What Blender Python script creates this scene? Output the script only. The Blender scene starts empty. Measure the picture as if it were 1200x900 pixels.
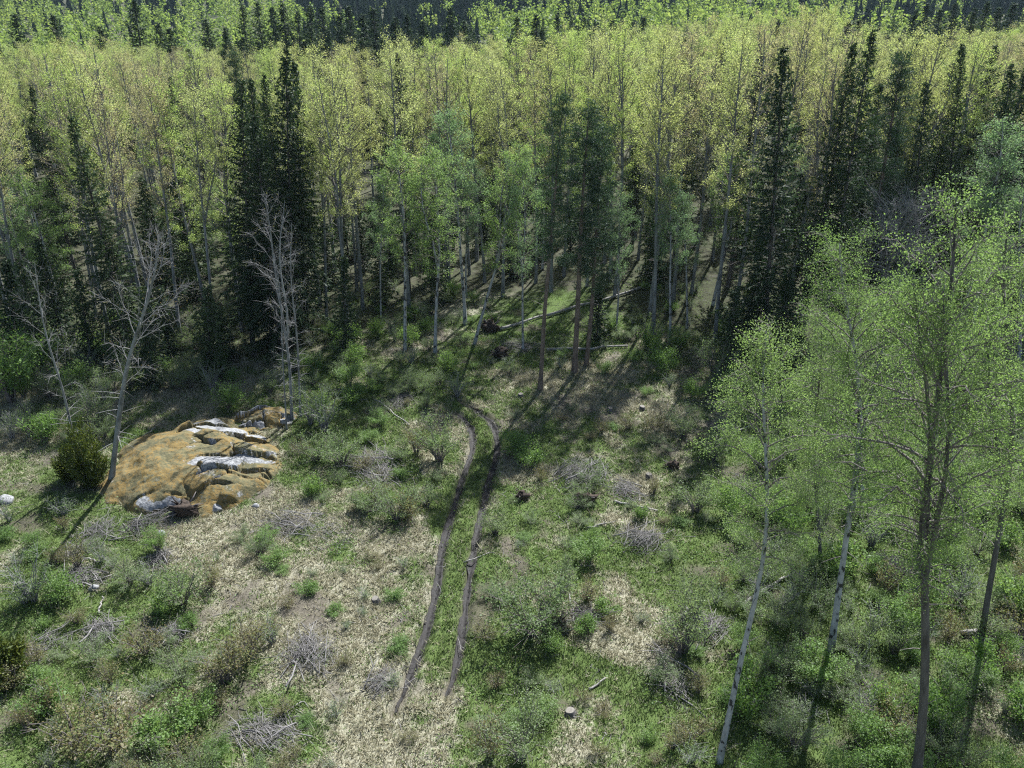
import bpy, math, random
import numpy as np
from mathutils import Vector, Quaternion, Matrix

# ------------------------------------------------------------------ camera, sky, sun, exposure
sc = bpy.context.scene
COL = sc.collection
CAM_H, PITCH, FPX = 32.5, math.radians(27.0), 1000.0        # photograph measured at 1200 x 900
cam_d = bpy.data.cameras.new('camera')
cam_d.sensor_width = 36.0
cam_d.lens = 36.0 * FPX / 1200.0
cam_d.clip_start, cam_d.clip_end = 0.5, 4000.0
cam = bpy.data.objects.new('camera', cam_d)
COL.objects.link(cam)
cam.location = (0, 0, CAM_H)
cam.rotation_euler = (math.radians(90) - PITCH, 0, 0)
sc.camera = cam

SUN_AZ, SUN_EL = math.radians(24.0), math.radians(48.0)     # azimuth from +Y towards +X
world = bpy.data.worlds.new('World')
sc.world = world
world.use_nodes = True
wn = world.node_tree
sky = wn.nodes.new('ShaderNodeTexSky')
sky.sky_type = 'NISHITA'
sky.sun_disc = False
sky.sun_elevation = SUN_EL
sky.sun_rotation = SUN_AZ
bg = wn.nodes['Background']
wn.links.new(sky.outputs[0], bg.inputs[0])
bg.inputs[1].default_value = 0.068
sun_d = bpy.data.lights.new('sun', 'SUN')
sun_d.energy = 5.0
sun_d.angle = math.radians(0.53)
sun_d.color = (0.965, 0.985, 1.0)
sun = bpy.data.objects.new('sun', sun_d)
COL.objects.link(sun)
sdir = Vector((math.sin(SUN_AZ) * math.cos(SUN_EL), math.cos(SUN_AZ) * math.cos(SUN_EL), math.sin(SUN_EL)))
sun.rotation_euler = (-sdir).to_track_quat('-Z', 'Y').to_euler()
sun.location = (30, 60, 90)
sc.view_settings.view_transform = 'Standard'
sc.view_settings.look = 'None'
sc.view_settings.gamma = 1.0
sc.view_settings.use_curve_mapping = False
sc.view_settings.exposure = 1.2
sc.cycles.max_bounces = 6
sc.cycles.diffuse_bounces = 3
sc.cycles.transmission_bounces = 3
sc.cycles.volume_bounces = 0
sc.cycles.glossy_bounces = 2
sc.cycles.filter_width = 1.2
sc.cycles.use_denoising = False
sc.cycles.sample_clamp_indirect = 2.0

# ------------------------------------------------------------------ noise and geometry helpers
rng = np.random.default_rng(11)
random.seed(11)


def _h(ix, iy, seed):
    n = (ix.astype(np.int64) * 374761393 + iy.astype(np.int64) * 668265263 + seed * 1442695041) & 0xFFFFFFFF
    n = ((n ^ (n >> 13)) * 1274126177) & 0xFFFFFFFF
    n = (n ^ (n >> 16)) & 0xFFFFFFFF
    return n / 4294967295.0


def vnoise(x, y, seed=0):
    x = np.asarray(x, float); y = np.asarray(y, float)
    ix, iy = np.floor(x), np.floor(y)
    fx, fy = x - ix, y - iy
    fx = fx * fx * (3 - 2 * fx); fy = fy * fy * (3 - 2 * fy)
    a, b = _h(ix, iy, seed), _h(ix + 1, iy, seed)
    c, d = _h(ix, iy + 1, seed), _h(ix + 1, iy + 1, seed)
    return (a + (b - a) * fx) * (1 - fy) + (c + (d - c) * fx) * fy


def fbm(x, y, octv=4, seed=0):
    t, amp, tot = 0.0, 1.0, 0.0
    x = np.asarray(x, float); y = np.asarray(y, float)
    for o in range(octv):
        t = t + amp * (vnoise(x * 2 ** o + 17.3 * o, y * 2 ** o + 9.1 * o, seed + o) * 2 - 1)
        tot += amp; amp *= 0.5
    return t / tot


def sstep(a, b, x):
    t = np.clip((np.asarray(x, float) - a) / (b - a), 0, 1)
    return t * t * (3 - 2 * t)


def terrain0(x, y):
    """the ground before the wheel ruts are pressed in"""
    x = np.asarray(x, float); y = np.asarray(y, float)
    z = 0.55 * fbm(x / 22, y / 22, 3, 3)
    near = 1 - sstep(90, 130, y)
    z = z + near * (0.16 * fbm(x / 2.6, y / 2.6, 3, 8) + 0.10 * fbm(x / 0.9, y / 0.9, 2, 21))
    z = z + 3.2 * sstep(63, 92, y) * sstep(-8, 22, x)
    z = z + 1.5 * sstep(70, 100, y) * sstep(-5, -40, x)
    z = z - sstep(140, 215, y) * (9 + 7 * sstep(20, -120, x)) + sstep(300, 640, y) * 16 + sstep(900, 1800, y) * 25
    return z


CP, SP = math.cos(PITCH), math.sin(PITCH)


def ray(px, py):
    u, v = (px - 600) / FPX, (450 - py) / FPX
    return np.array([u, CP + v * SP, -SP + v * CP])


def P(px, py):
    """the point of the ground that the photograph shows at a pixel"""
    d = ray(px, py)
    t = max(10.0, (CAM_H - 6.0) / -d[2]) if d[2] < -.08 else 10.0
    for _ in range(4000):
        q = np.array([0, 0, CAM_H]) + d * t
        if q[2] <= terrain0(q[0], q[1]):
            break
        t += 0.25 if t < 160 else 1.0
    lo, hi = t - 1.0, t
    for _ in range(24):
        m = (lo + hi) / 2
        q = np.array([0, 0, CAM_H]) + d * m
        if q[2] <= terrain0(q[0], q[1]): hi = m
        else: lo = m
    return np.array([0, 0, CAM_H]) + d * hi


def U(x, y, z):
    """world to photograph pixel"""
    dz = z - CAM_H
    dep = y * CP - dz * SP
    up = y * SP + dz * CP
    return 600 + FPX * x / dep, 450 - FPX * up / dep


def mkmesh(name, V, faces, mats, rnd=None, tint=None, smooth=False, midx=None):
    """faces: an (n,4) / (n,3) array, or a list of such arrays"""
    me = bpy.data.meshes.new(name)
    if not isinstance(faces, list): faces = [faces]
    V = np.asarray(V, np.float32)
    me.vertices.add(len(V)); me.vertices.foreach_set('co', V.ravel())
    faces = [np.asarray(f, np.int32) for f in faces if len(f)]
    flat = np.concatenate([f.ravel() for f in faces])
    cnt = np.concatenate([np.full(len(f), f.shape[1], np.int32) for f in faces])
    start = np.concatenate([[0], np.cumsum(cnt)[:-1]]).astype(np.int32)
    me.loops.add(len(flat)); me.loops.foreach_set('vertex_index', flat)
    me.polygons.add(len(cnt)); me.polygons.foreach_set('loop_start', start)
    if smooth: me.polygons.foreach_set('use_smooth', np.ones(len(cnt), bool))
    if midx is not None: me.polygons.foreach_set('material_index', np.asarray(midx, np.int32))
    me.update(calc_edges=True)
    for k, a in (('rnd', rnd), ('tint', tint)):
        if a is not None:
            at = me.attributes.new(k, 'FLOAT', 'FACE'); at.data.foreach_set('value', np.asarray(a, np.float32))
    for m in (mats if isinstance(mats, (list, tuple)) else [mats]): me.materials.append(m)
    return me


class Geo:
    """collects tubes and flat leaves, as numpy arrays"""
    def __init__(s):
        s.V, s.Q, s.T, s.n = [], [], [], 0
        s.rq, s.rt = [], []

    def add(s, V, Q=None, T=None, rnd=None):
        V = np.asarray(V, float)
        if Q is not None and len(Q):
            s.Q.append(np.asarray(Q) + s.n); s.rq.append(np.full(len(Q), random.random()) if rnd is None else np.broadcast_to(rnd, (len(Q),)))
        if T is not None and len(T):
            s.T.append(np.asarray(T) + s.n); s.rt.append(np.full(len(T), random.random()) if rnd is None else np.broadcast_to(rnd, (len(T),)))
        s.V.append(V); s.n += len(V)

    def tube(s, pts, rad, sides=6, cap=False):
        pts = np.asarray(pts, float); rad = np.asarray(rad, float)
        n = len(pts)
        tan = np.gradient(pts, axis=0); tan /= np.linalg.norm(tan, axis=1)[:, None] + 1e-9
        ref = np.array([1.0, 0.13, 0.07]) if abs(tan[0][0]) < 0.8 else np.array([0.1, 1.0, 0.1])
        a = np.cross(tan, ref); a /= np.linalg.norm(a, axis=1)[:, None] + 1e-9
        b = np.cross(tan, a)
        th = np.arange(sides) * 2 * math.pi / sides
        ring = (a[:, None] * np.cos(th)[None, :, None] + b[:, None] * np.sin(th)[None, :, None]) * rad[:, None, None] + pts[:, None]
        V = ring.reshape(-1, 3)
        i, j = np.meshgrid(np.arange(n - 1), np.arange(sides), indexing='ij')
        i, j = i.ravel(), j.ravel(); k = (j + 1) % sides
        Q = np.stack([i * sides + j, i * sides + k, (i + 1) * sides + k, (i + 1) * sides + j], 1)
        T = None
        if cap:
            V = np.vstack([V, pts[:1], pts[-1:]])
            j = np.arange(sides); k = (j + 1) % sides
            T = np.vstack([np.stack([j * 0 + n * sides, k, j], 1), np.stack([j * 0 + n * sides + 1, (n - 1) * sides + j, (n - 1) * sides + k], 1)])
        s.add(V, Q, T)

    def leaves(s, C, size, r, up=0.6, aspect=0.62):
        """diamond leaves at C with random facing, biased upwards"""
        n = len(C)
        N = r.normal(size=(n, 3)); N[:, 2] += up; N /= np.linalg.norm(N, axis=1)[:, None] + 1e-9
        A = np.cross(N, r.normal(size=(n, 3))); A /= np.linalg.norm(A, axis=1)[:, None] + 1e-9
        B = np.cross(N, A)
        L = (size * r.uniform(0.55, 1.35, n))[:, None]
        V = np.stack([C - A * L * .5, C + B * L * .5 * aspect - A * L * .06, C + A * L * .5, C - B * L * .5 * aspect - A * L * .06], 1)
        s.add(V.reshape(-1, 3), np.arange(4 * n).reshape(n, 4), None, r.random(n))

    def blades(s, C, D, W, r):
        """narrow pointed strips from C along D, W wide (sprays of needles, grass)"""
        n = len(C)
        S = np.cross(D, r.normal(size=(n, 3))); S /= np.linalg.norm(S, axis=1)[:, None] + 1e-9
        W = np.broadcast_to(W, (n,))[:, None]
        V = np.stack([C, C + D * .45 + S * W * .5, C + D, C + D * .45 - S * W * .5], 1)
        s.add(V.reshape(-1, 3), np.arange(4 * n).reshape(n, 4), None, r.random(n))

    def mesh(s, name, mat, smooth=False):
        fs, rs = [], []
        if s.Q: fs.append(np.vstack(s.Q)); rs.append(np.concatenate(s.rq))
        if s.T: fs.append(np.vstack(s.T)); rs.append(np.concatenate(s.rt))
        return mkmesh(name, np.vstack(s.V), fs, mat, np.concatenate(rs), smooth=smooth)


# ------------------------------------------------------------------ materials
def newmat(name):
    m = bpy.data.materials.new(name); m.use_nodes = True
    nt = m.node_tree; nt.nodes.clear()
    return m, nt, nt.nodes, nt.links


def ramp(N, stops, interp='LINEAR'):
    r = N.new('ShaderNodeValToRGB'); r.color_ramp.interpolation = interp
    while len(r.color_ramp.elements) < len(stops): r.color_ramp.elements.new(0.5)
    for e, (p, c) in zip(r.color_ramp.elements, stops): e.position = p; e.color = (*c, 1)
    return r


def leaf_mat(name, cols, trans=0.45, tint=(1.25, 1.15, 0.6), rough=0.5, objvar=0.6, gloss=0.015):
    """cols: colours met from leaf to leaf and from plant to plant"""
    m, nt, N, L = newmat(name)
    at = N.new('ShaderNodeAttribute'); at.attribute_name = 'rnd'
    ob = N.new('ShaderNodeObjectInfo')
    mx = N.new('ShaderNodeMath'); mx.operation = 'MULTIPLY'; mx.inputs[1].default_value = 1 - objvar
    my = N.new('ShaderNodeMath'); my.operation = 'MULTIPLY_ADD'; my.inputs[1].default_value = objvar
    L.new(at.outputs['Fac'], mx.inputs[0]); L.new(ob.outputs['Random'], my.inputs[0]); L.new(mx.outputs[0], my.inputs[2])
    rp = ramp(N, [(i / max(1, len(cols) - 1), c) for i, c in enumerate(cols)])
    L.new(my.outputs[0], rp.inputs[0])
    di = N.new('ShaderNodeBsdfDiffuse'); L.new(rp.outputs[0], di.inputs[0])
    tc = N.new('ShaderNodeMix'); tc.data_type = 'RGBA'; tc.blend_type = 'MULTIPLY'; tc.inputs[0].default_value = 1
    L.new(rp.outputs[0], tc.inputs[6]); tc.inputs[7].default_value = (*tint, 1)
    tr = N.new('ShaderNodeBsdfTranslucent'); L.new(tc.outputs[2], tr.inputs[0])
    ms = N.new('ShaderNodeMixShader'); ms.inputs[0].default_value = trans
    L.new(di.outputs[0], ms.inputs[1]); L.new(tr.outputs[0], ms.inputs[2])
    gl = N.new('ShaderNodeBsdfGlossy'); gl.inputs['Roughness'].default_value = rough
    mg = N.new('ShaderNodeMixShader'); mg.inputs[0].default_value = gloss
    L.new(ms.outputs[0], mg.inputs[1]); L.new(gl.outputs[0], mg.inputs[2])
    o = N.new('ShaderNodeOutputMaterial'); L.new(mg.outputs[0], o.inputs[0])
    return m


def bark_mat(name, c1, c2, scale=(6, 6, 1.2), bump=0.4, c3=None, rough=0.85, t3=0.62):
    m, nt, N, L = newmat(name)
    co = N.new('ShaderNodeTexCoord'); mp = N.new('ShaderNodeMapping'); mp.inputs['Scale'].default_value = scale
    ob = N.new('ShaderNodeObjectInfo')
    L.new(co.outputs['Object'], mp.inputs[0]); L.new(ob.outputs['Random'], mp.inputs['Location'])
    ns = N.new('ShaderNodeTexNoise'); ns.inputs['Scale'].default_value = 1.0; ns.inputs['Detail'].default_value = 5
    L.new(mp.outputs[0], ns.inputs['Vector'])
    st = [(0.3, c1), (0.58, c2)] + ([(t3, c3), (t3 + .06, c3)] if c3 else [])
    rp = ramp(N, st); L.new(ns.outputs[0], rp.inputs[0])
    p = N.new('ShaderNodeBsdfPrincipled'); p.inputs['Roughness'].default_value = rough
    p.inputs['Specular IOR Level'].default_value = 0.25
    L.new(rp.outputs[0], p.inputs['Base Color'])
    bp = N.new('ShaderNodeBump'); bp.inputs['Strength'].default_value = bump; bp.inputs['Distance'].default_value = 0.03
    L.new(ns.outputs[0], bp.inputs['Height']); L.new(bp.outputs[0], p.inputs['Normal'])
    o = N.new('ShaderNodeOutputMaterial'); L.new(p.outputs[0], o.inputs[0])
    return m


M = {}
M['aspen_leaf'] = leaf_mat('aspen_leaf', [(.35, .33, .17), (.42, .425, .185), (.39, .44, .165), (.49, .50, .26), (.37, .445, .165)], 0.55, (1.03, 1.06, .74))
M['aspen_lime'] = leaf_mat('aspen_lime', [(.31, .41, .14), (.40, .49, .17), (.48, .54, .24)], 0.55, (1.04, 1.06, .7))
M['aspen_rust'] = leaf_mat('aspen_rust', [(.36, .31, .20), (.43, .40, .22), (.46, .46, .24)], 0.5, (1.05, 1.05, .75))
M['birch_leaf'] = leaf_mat('birch_leaf', [(.14, .21, .085), (.19, .275, .105), (.25, .34, .135), (.24, .32, .16)], 0.55, (1.05, 1.12, .68))
M['birch_blue'] = leaf_mat('birch_blue', [(.16, .24, .14), (.20, .29, .16), (.24, .33, .17)], 0.5, (1.05, 1.15, .75))
M['green_far'] = leaf_mat('green_far', [(.15, .22, .075), (.23, .30, .10), (.30, .34, .13)], 0.5, (1.1, 1.15, .6), objvar=0)
M['spruce_needle'] = leaf_mat('spruce_needle', [(.018, .034, .018), (.038, .062, .028), (.095, .13, .052)], 0.2, (1.0, 1.2, .7), objvar=.35)  # palest stop stands in for sunlit spray tips, scattered at random
M['pine_needle'] = leaf_mat('pine_needle', [(.032, .056, .036), (.052, .085, .048), (.078, .115, .056)], 0.2, (1.0, 1.2, .7), objvar=.35)
M['juniper_needle'] = leaf_mat('juniper_needle', [(.04, .065, .018), (.085, .11, .025), (.14, .155, .035)], 0.25, (1.1, 1.1, .5), objvar=.2)
M['willow_leaf'] = leaf_mat('willow_leaf', [(.13, .19, .085), (.17, .24, .10), (.21, .28, .13), (.23, .28, .155)], 0.5, (1.08, 1.12, .7))
M['bright_leaf'] = leaf_mat('bright_leaf', [(.12, .21, .06), (.17, .27, .08), (.22, .32, .11)], 0.5, (1.08, 1.12, .65))
M['rusty_leaf'] = leaf_mat('rusty_leaf', [(.14, .10, .06), (.19, .155, .075), (.17, .20, .075), (.22, .19, .10)], 0.45, (1.1, 1.05, .7), objvar=.35)
M['aspen_bark'] = bark_mat('aspen_bark', (.09, .092, .095), (.23, .24, .245), (3, 3, 1.0), .3)
M['dark_bark'] = bark_mat('dark_bark', (.045, .040, .038), (.12, .11, .105), (5, 5, 1.0), .5)
M['birch_bark'] = bark_mat('birch_bark', (.44, .44, .45), (.26, .265, .27), (4, 4, 2.2), .3, (.045, .044, .045), t3=.50)
M['pine_bark'] = bark_mat('pine_bark', (.085, .065, .055), (.19, .145, .12), (4, 4, 1.2), .6)
M['dead_bark'] = bark_mat('dead_bark', (.26, .26, .255), (.42, .415, .40), (4, 4, 2), .3)
M['twig'] = bark_mat('twig', (.09, .075, .07), (.20, .175, .165), (8, 8, 4), .2)
M['grey_twig'] = bark_mat('grey_twig', (.15, .145, .145), (.30, .29, .285), (8, 8, 4), .2)
M['slash'] = bark_mat('slash', (.085, .078, .072), (.235, .22, .21), (7, 7, 3), .2)
M['old_wood'] = bark_mat('old_wood', (.14, .13, .12), (.32, .30, .275), (5, 5, 2), .3)
M['root_soil'] = bark_mat('root_soil', (.020, .016, .013), (.065, .046, .034), (5, 5, 5), .8)
M['cut_wood'] = bark_mat('cut_wood', (.13, .115, .10), (.22, .20, .17), (9, 9, 9), .2)


def obj(name, me, parent=None, loc=None, rot=None, scale=None):
    o = bpy.data.objects.new(name, me); COL.objects.link(o)
    if parent is not None: o.parent = parent
    if loc is not None: o.location = loc
    if rot is not None:
        if isinstance(rot, Quaternion): o.rotation_mode = 'QUATERNION'; o.rotation_quaternion = rot
        else: o.rotation_euler = rot
    if scale is not None: o.scale = scale
    return o


def thing(name, label, cat, loc, rot=None, scale=None, group=None):
    o = obj(name, None, None, loc, rot, scale)
    o.empty_display_size = 0.3
    o['label'] = label; o['category'] = cat
    if group: o['group'] = group
    return o


def tag(o, label, cat, group=None):
    o['label'] = label; o['category'] = cat
    if group: o['group'] = group
    return o
#NEXT
# ------------------------------------------------------------------ layout of the place
EDGE_PX = [(-150, 445), (0, 440), (200, 428), (330, 415), (410, 398), (450, 385), (560, 350), (690, 338), (745, 372), (800, 398), (860, 412), (950, 412), (1050, 395), (1200, 375), (1350, 375)]
EDGE_W = [P(*e) for e in EDGE_PX]
EDGE_A = np.array([q[0] / q[1] for q in EDGE_W]); EDGE_Y = np.array([q[1] for q in EDGE_W])


def edge_y(x, y):
    return np.interp(np.asarray(x) / np.maximum(np.asarray(y), 1), EDGE_A, EDGE_Y)


def catmull(pts, step=0.25):
    pts = [np.asarray(p, float) for p in pts]
    pts = [2 * pts[0] - pts[1]] + pts + [2 * pts[-1] - pts[-2]]
    out = []
    for i in range(1, len(pts) - 2):
        a, b, c, d = pts[i - 1:i + 3]
        n = max(2, int(np.linalg.norm(c - b) / step))
        for k in range(n):
            t = k / n
            out.append(0.5 * ((2 * b) + (c - a) * t + (2 * a - 5 * b + 4 * c - d) * t * t + (-a + 3 * b - 3 * c + d) * t ** 3))
    out.append(pts[-2])
    return np.array(out)


RUT_PX = [
    [(462, 832), (476, 800), (488, 770), (500, 735), (511, 690), (518, 642), (532, 592), (545, 550), (553, 526), (553, 506), (545, 492), (533, 481)],
    [(522, 812), (532, 785), (541, 745), (547, 695), (553, 655), (562, 610), (571, 570), (580, 540), (583, 519), (578, 500), (566, 486), (550, 475), (534, 466)]]
RUTS = [catmull([P(*p)[:2] for p in r]) for r in RUT_PX]
STRIP = catmull([P(*p)[:2] for p in [(560, 770), (640, 782), (720, 800), (800, 832), (880, 880), (930, 915)]])
MIDTRACK = catmull([(P(*a)[:2] + P(*b)[:2]) / 2 for a, b in (((488, 770), (538, 760)), ((511, 690), (548, 690)), ((520, 640), (555, 645)), ((533, 590), (566, 592)), ((545, 550), (575, 555)), ((552, 515), (582, 519)), ((545, 492), (570, 490)))])


def pdist(x, y, line):
    x = np.asarray(x, float); sh = x.shape
    q = np.stack([x.ravel(), np.asarray(y, float).ravel()], 1)
    out = np.full(len(q), 99.0)
    lo, hi = line.min(0) - 3, line.max(0) + 3
    s = np.where((q > lo).all(1) & (q < hi).all(1))[0]
    for c in np.array_split(s, max(1, len(s) // 20000)):
        if len(c): out[c] = np.sqrt(((q[c][:, None] - line[None]) ** 2).sum(2)).min(1)
    return out.reshape(sh)


def rut_depth(x, y):
    d = np.minimum(pdist(x, y, RUTS[0]), pdist(x, y, RUTS[1]))
    return -0.26 * np.exp(-(d / 0.30) ** 2) + 0.08 * np.exp(-((d - 0.62) / 0.22) ** 2), d


def terrain(x, y):
    r, _ = rut_depth(x, y)
    return terrain0(x, y) + r


ROCK = P(232, 560)[:2]


def blobs(x, y, lst):
    t = 0
    for px, py, r in lst:
        q = BP[(px, py)]
        t = t + np.exp(-(((x - q[0]) ** 2 + (y - q[1]) ** 2) / r ** 2))
    return t


GREEN_B = [(640, 372, 6), (600, 395, 5), (690, 352, 7), (740, 350, 6), (500, 438, 4), (540, 455, 3), (440, 500, 5), (390, 520, 4), (620, 520, 3), (690, 520, 4), (600, 640, 4), (700, 650, 4), (560, 760, 4), (330, 560, 3), (820, 640, 4),
           (900, 560, 6), (960, 700, 7), (1050, 800, 8), (1150, 600, 8), (1000, 560, 7), (80, 700, 4), (120, 800, 6), (30, 600, 4), (300, 900, 3), (580, 850, 3), (900, 860, 5), (430, 430, 4)]
STRAW_B = [(350, 700, 6), (440, 690, 5), (420, 800, 4), (470, 610, 3), (640, 560, 3), (740, 560, 5), (790, 600, 4), (760, 720, 4), (300, 640, 4), (50, 480, 5), (820, 480, 6), (720, 450, 5), (780, 780, 4), (480, 870, 4), (210, 640, 3), (700, 750, 4)]
BP = {(a, b): P(a, b)[:2] for a, b, c in GREEN_B + STRAW_B}


def masks(x, y):
    """how green, how strawy, how forested the ground is at a place"""
    x = np.asarray(x, float); y = np.asarray(y, float)
    g = 0.57 + 0.75 * fbm(x / 6, y / 6, 4, 40) + 0.95 * fbm(x / 1.5, y / 1.5, 3, 55) + 0.55 * blobs(x, y, GREEN_B) - 0.38 * blobs(x, y, STRAW_B)
    st = np.clip(pdist(x, y, STRIP), 0, 9); mt = np.clip(pdist(x, y, MIDTRACK), 0, 9)
    lush = np.maximum(np.exp(-(st / 1.3) ** 2), np.exp(-(mt / 0.75) ** 2))
    g = np.clip(g + 1.2 * lush, 0, 1)
    forest = sstep(-3.5, 3.0, y - edge_y(x, y) + 2.5 * fbm(x / 5, y / 5, 2, 71))
    soil = sstep(0.22, 0.48, fbm(x / 2.2, y / 2.2, 3, 90)) * (1 - lush)
    return g, soil, forest, lush


# ------------------------------------------------------------------ ground
def ground_mat():
    m, nt, N, L = newmat('meadow_ground')
    def attr(n):
        a = N.new('ShaderNodeAttribute'); a.attribute_name = n; return a.outputs['Fac']
    geo = N.new('ShaderNodeNewGeometry')
    def noise(s, d=5, ro=.6):
        n = N.new('ShaderNodeTexNoise'); n.inputs['Scale'].default_value = s; n.inputs['Detail'].default_value = d; n.inputs['Roughness'].default_value = ro
        L.new(geo.outputs['Position'], n.inputs['Vector']); return n.outputs[0]
    def mix(f, a, b):
        x = N.new('ShaderNodeMix'); x.data_type = 'RGBA'
        for s, v in ((0, f), (6, a), (7, b)):
            if isinstance(v, tuple): x.inputs[s].default_value = (*v, 1)
            elif isinstance(v, float): x.inputs[s].default_value = v
            else: L.new(v, x.inputs[s])
        return x.outputs[2]
    def thr(v, lo, hi):
        r = N.new('ShaderNodeMapRange'); r.inputs[1].default_value = lo; r.inputs[2].default_value = hi; L.new(v, r.inputs[0]); return r.outputs[0]
    n1, n2, n3 = noise(3.2), noise(11, 4, .7), noise(0.8)
    straw = ramp(N, [(.3, (.12, .11, .075)), (.5, (.25, .235, .165)), (.68, (.42, .405, .31))]); L.new(n2, straw.inputs[0])
    green = ramp(N, [(.3, (.045, .065, .02)), (.5, (.085, .125, .035)), (.7, (.13, .165, .055))]); L.new(n2, green.inputs[0])
    soil = ramp(N, [(.3, (.035, .028, .022)), (.65, (.115, .095, .076))]); L.new(n2, soil.inputs[0])
    litter = ramp(N, [(.3, (.025, .026, .016)), (.5, (.052, .05, .03)), (.7, (.075, .09, .042))]); L.new(n1, litter.inputs[0])
    add = N.new('ShaderNodeMath'); add.operation = 'ADD'; L.new(attr('green'), add.inputs[0])
    sub = N.new('ShaderNodeMath'); sub.operation = 'MULTIPLY_ADD'; L.new(n1, sub.inputs[0]); sub.inputs[1].default_value = 1.6; sub.inputs[2].default_value = -.8
    L.new(sub.outputs[0], add.inputs[1])
    c = mix(thr(add.outputs[0], .35, .75), straw.outputs[0], green.outputs[0])
    c = mix(attr('soil'), c, soil.outputs[0])
    c = mix(attr('forest'), c, litter.outputs[0])
    p = N.new('ShaderNodeBsdfPrincipled'); p.inputs['Roughness'].default_value = .95; p.inputs['Specular IOR Level'].default_value = .15
    L.new(c, p.inputs['Base Color'])
    b = N.new('ShaderNodeBump'); b.inputs['Strength'].default_value = .7; b.inputs['Distance'].default_value = .08
    L.new(n2, b.inputs['Height']); L.new(b.outputs[0], p.inputs['Normal'])
    o = N.new('ShaderNodeOutputMaterial'); L.new(p.outputs[0], o.inputs[0])
    return m


def axis(segs):
    out = []
    for a, b, s in segs: out.append(np.arange(a, b, s))
    out.append([segs[-1][1]])
    return np.concatenate(out)


gx = axis([(-1600, -400, 100), (-400, -120, 14), (-120, -50, 2.5), (-50, -9, .42), (-9, 3, .15), (3, 50, .42), (50, 120, 2.5), (120, 400, 14), (400, 1600, 100)])
gy = axis([(-60, 10, 5), (10, 20, 1), (20, 62, .26), (62, 95, .5), (95, 220, 2.5), (220, 700, 10), (700, 1800, 50)])
X, Y = np.meshgrid(gx, gy)
Z = terrain(X, Y)
_, RD = rut_depth(X, Y)
Z = Z - 0.13 * np.exp(-(RD / .36) ** 4)
nx, ny = len(gx), len(gy)
i, j = np.meshgrid(np.arange(ny - 1), np.arange(nx - 1), indexing='ij')
i, j = i.ravel(), j.ravel()
F = np.stack([i * nx + j, i * nx + j + 1, (i + 1) * nx + j + 1, (i + 1) * nx + j], 1)
gme = mkmesh('ground', np.stack([X, Y, Z], -1).reshape(-1, 3), F, ground_mat(), smooth=True)
g_, s_, f_, l_ = masks(X, Y)
for k, a in (('green', g_), ('soil', np.maximum(s_ * .8, np.exp(-(RD / .28) ** 2))), ('forest', f_ * .9)):
    at = gme.attributes.new(k, 'FLOAT', 'POINT'); at.data.foreach_set('value', a.astype(np.float32).ravel())
ground = obj('ground', gme); ground['kind'] = 'structure'


# wheel track: two pressed-in muddy ruts
def mud_mat():
    m, nt, N, L = newmat('wet_mud')
    geo = N.new('ShaderNodeNewGeometry')
    n = N.new('ShaderNodeTexNoise'); n.inputs['Scale'].default_value = 4; n.inputs['Detail'].default_value = 6
    L.new(geo.outputs['Position'], n.inputs['Vector'])
    r = ramp(N, [(.3, (.010, .009, .008)), (.5, (.026, .023, .021)), (.72, (.065, .06, .057))]); L.new(n.outputs[0], r.inputs[0])
    p = N.new('ShaderNodeBsdfPrincipled'); L.new(r.outputs[0], p.inputs['Base Color']); p.inputs['Specular IOR Level'].default_value = .22
    rr = N.new('ShaderNodeMapRange'); rr.inputs[1].default_value = .4; rr.inputs[2].default_value = .62; rr.inputs[3].default_value = .62; rr.inputs[4].default_value = .9
    L.new(n.outputs[0], rr.inputs[0]); L.new(rr.outputs[0], p.inputs['Roughness'])
    b = N.new('ShaderNodeBump'); b.inputs['Strength'].default_value = .6; b.inputs['Distance'].default_value = .06
    L.new(n.outputs[0], b.inputs['Height']); L.new(b.outputs[0], p.inputs['Normal'])
    o = N.new('ShaderNodeOutputMaterial'); L.new(p.outputs[0], o.inputs[0])
    return m


track = obj('dirt_track', None); track['kind'] = 'structure'; track['label'] = 'muddy two-rut vehicle track curving up through the grass clearing'
MUD = mud_mat()
for k, line in enumerate(RUTS):
    T = np.gradient(line, axis=0); T /= np.linalg.norm(T, axis=1)[:, None]
    S = np.stack([T[:, 1], -T[:, 0]], 1)
    off = np.linspace(-1, 1, 9)
    n = len(line)
    hw = 0.25 + 0.16 * fbm(np.arange(n) * .21, np.full(n, 3.0 + 9 * k), 3, 7)
    hw *= 1 + .5 * sstep(.72, .85, np.arange(n) / n)  # dark ribbon widened at the bend: black mud plus painted-in pine shadow
    hw *= np.clip(np.minimum(np.arange(n), np.arange(n)[::-1]) / 14 + .25, 0, 1)
    PT = line[:, None] + S[:, None] * (off[None, :, None] * hw[:, None, None])
    PT = PT + 0.05 * np.stack([fbm(PT[..., 0] * 3, PT[..., 1] * 3, 2, 5), fbm(PT[..., 0] * 3, PT[..., 1] * 3, 2, 6)], -1)
    zz = terrain(PT[..., 0], PT[..., 1]) + 0.015 + 0.03 * fbm(PT[..., 0] * 2.5, PT[..., 1] * 2.5, 3, 9)
    zz[:, 0] -= .16; zz[:, -1] -= .16
    V = np.concatenate([PT, zz[..., None]], -1).reshape(-1, 3)
    i, j = np.meshgrid(np.arange(n - 1), np.arange(8), indexing='ij'); i, j = i.ravel(), j.ravel()
    obj('wheel_rut', mkmesh('wheel_rut', V, np.stack([i * 9 + j, i * 9 + j + 1, (i + 1) * 9 + j + 1, (i + 1) * 9 + j], 1), MUD, smooth=True), track)


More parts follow.
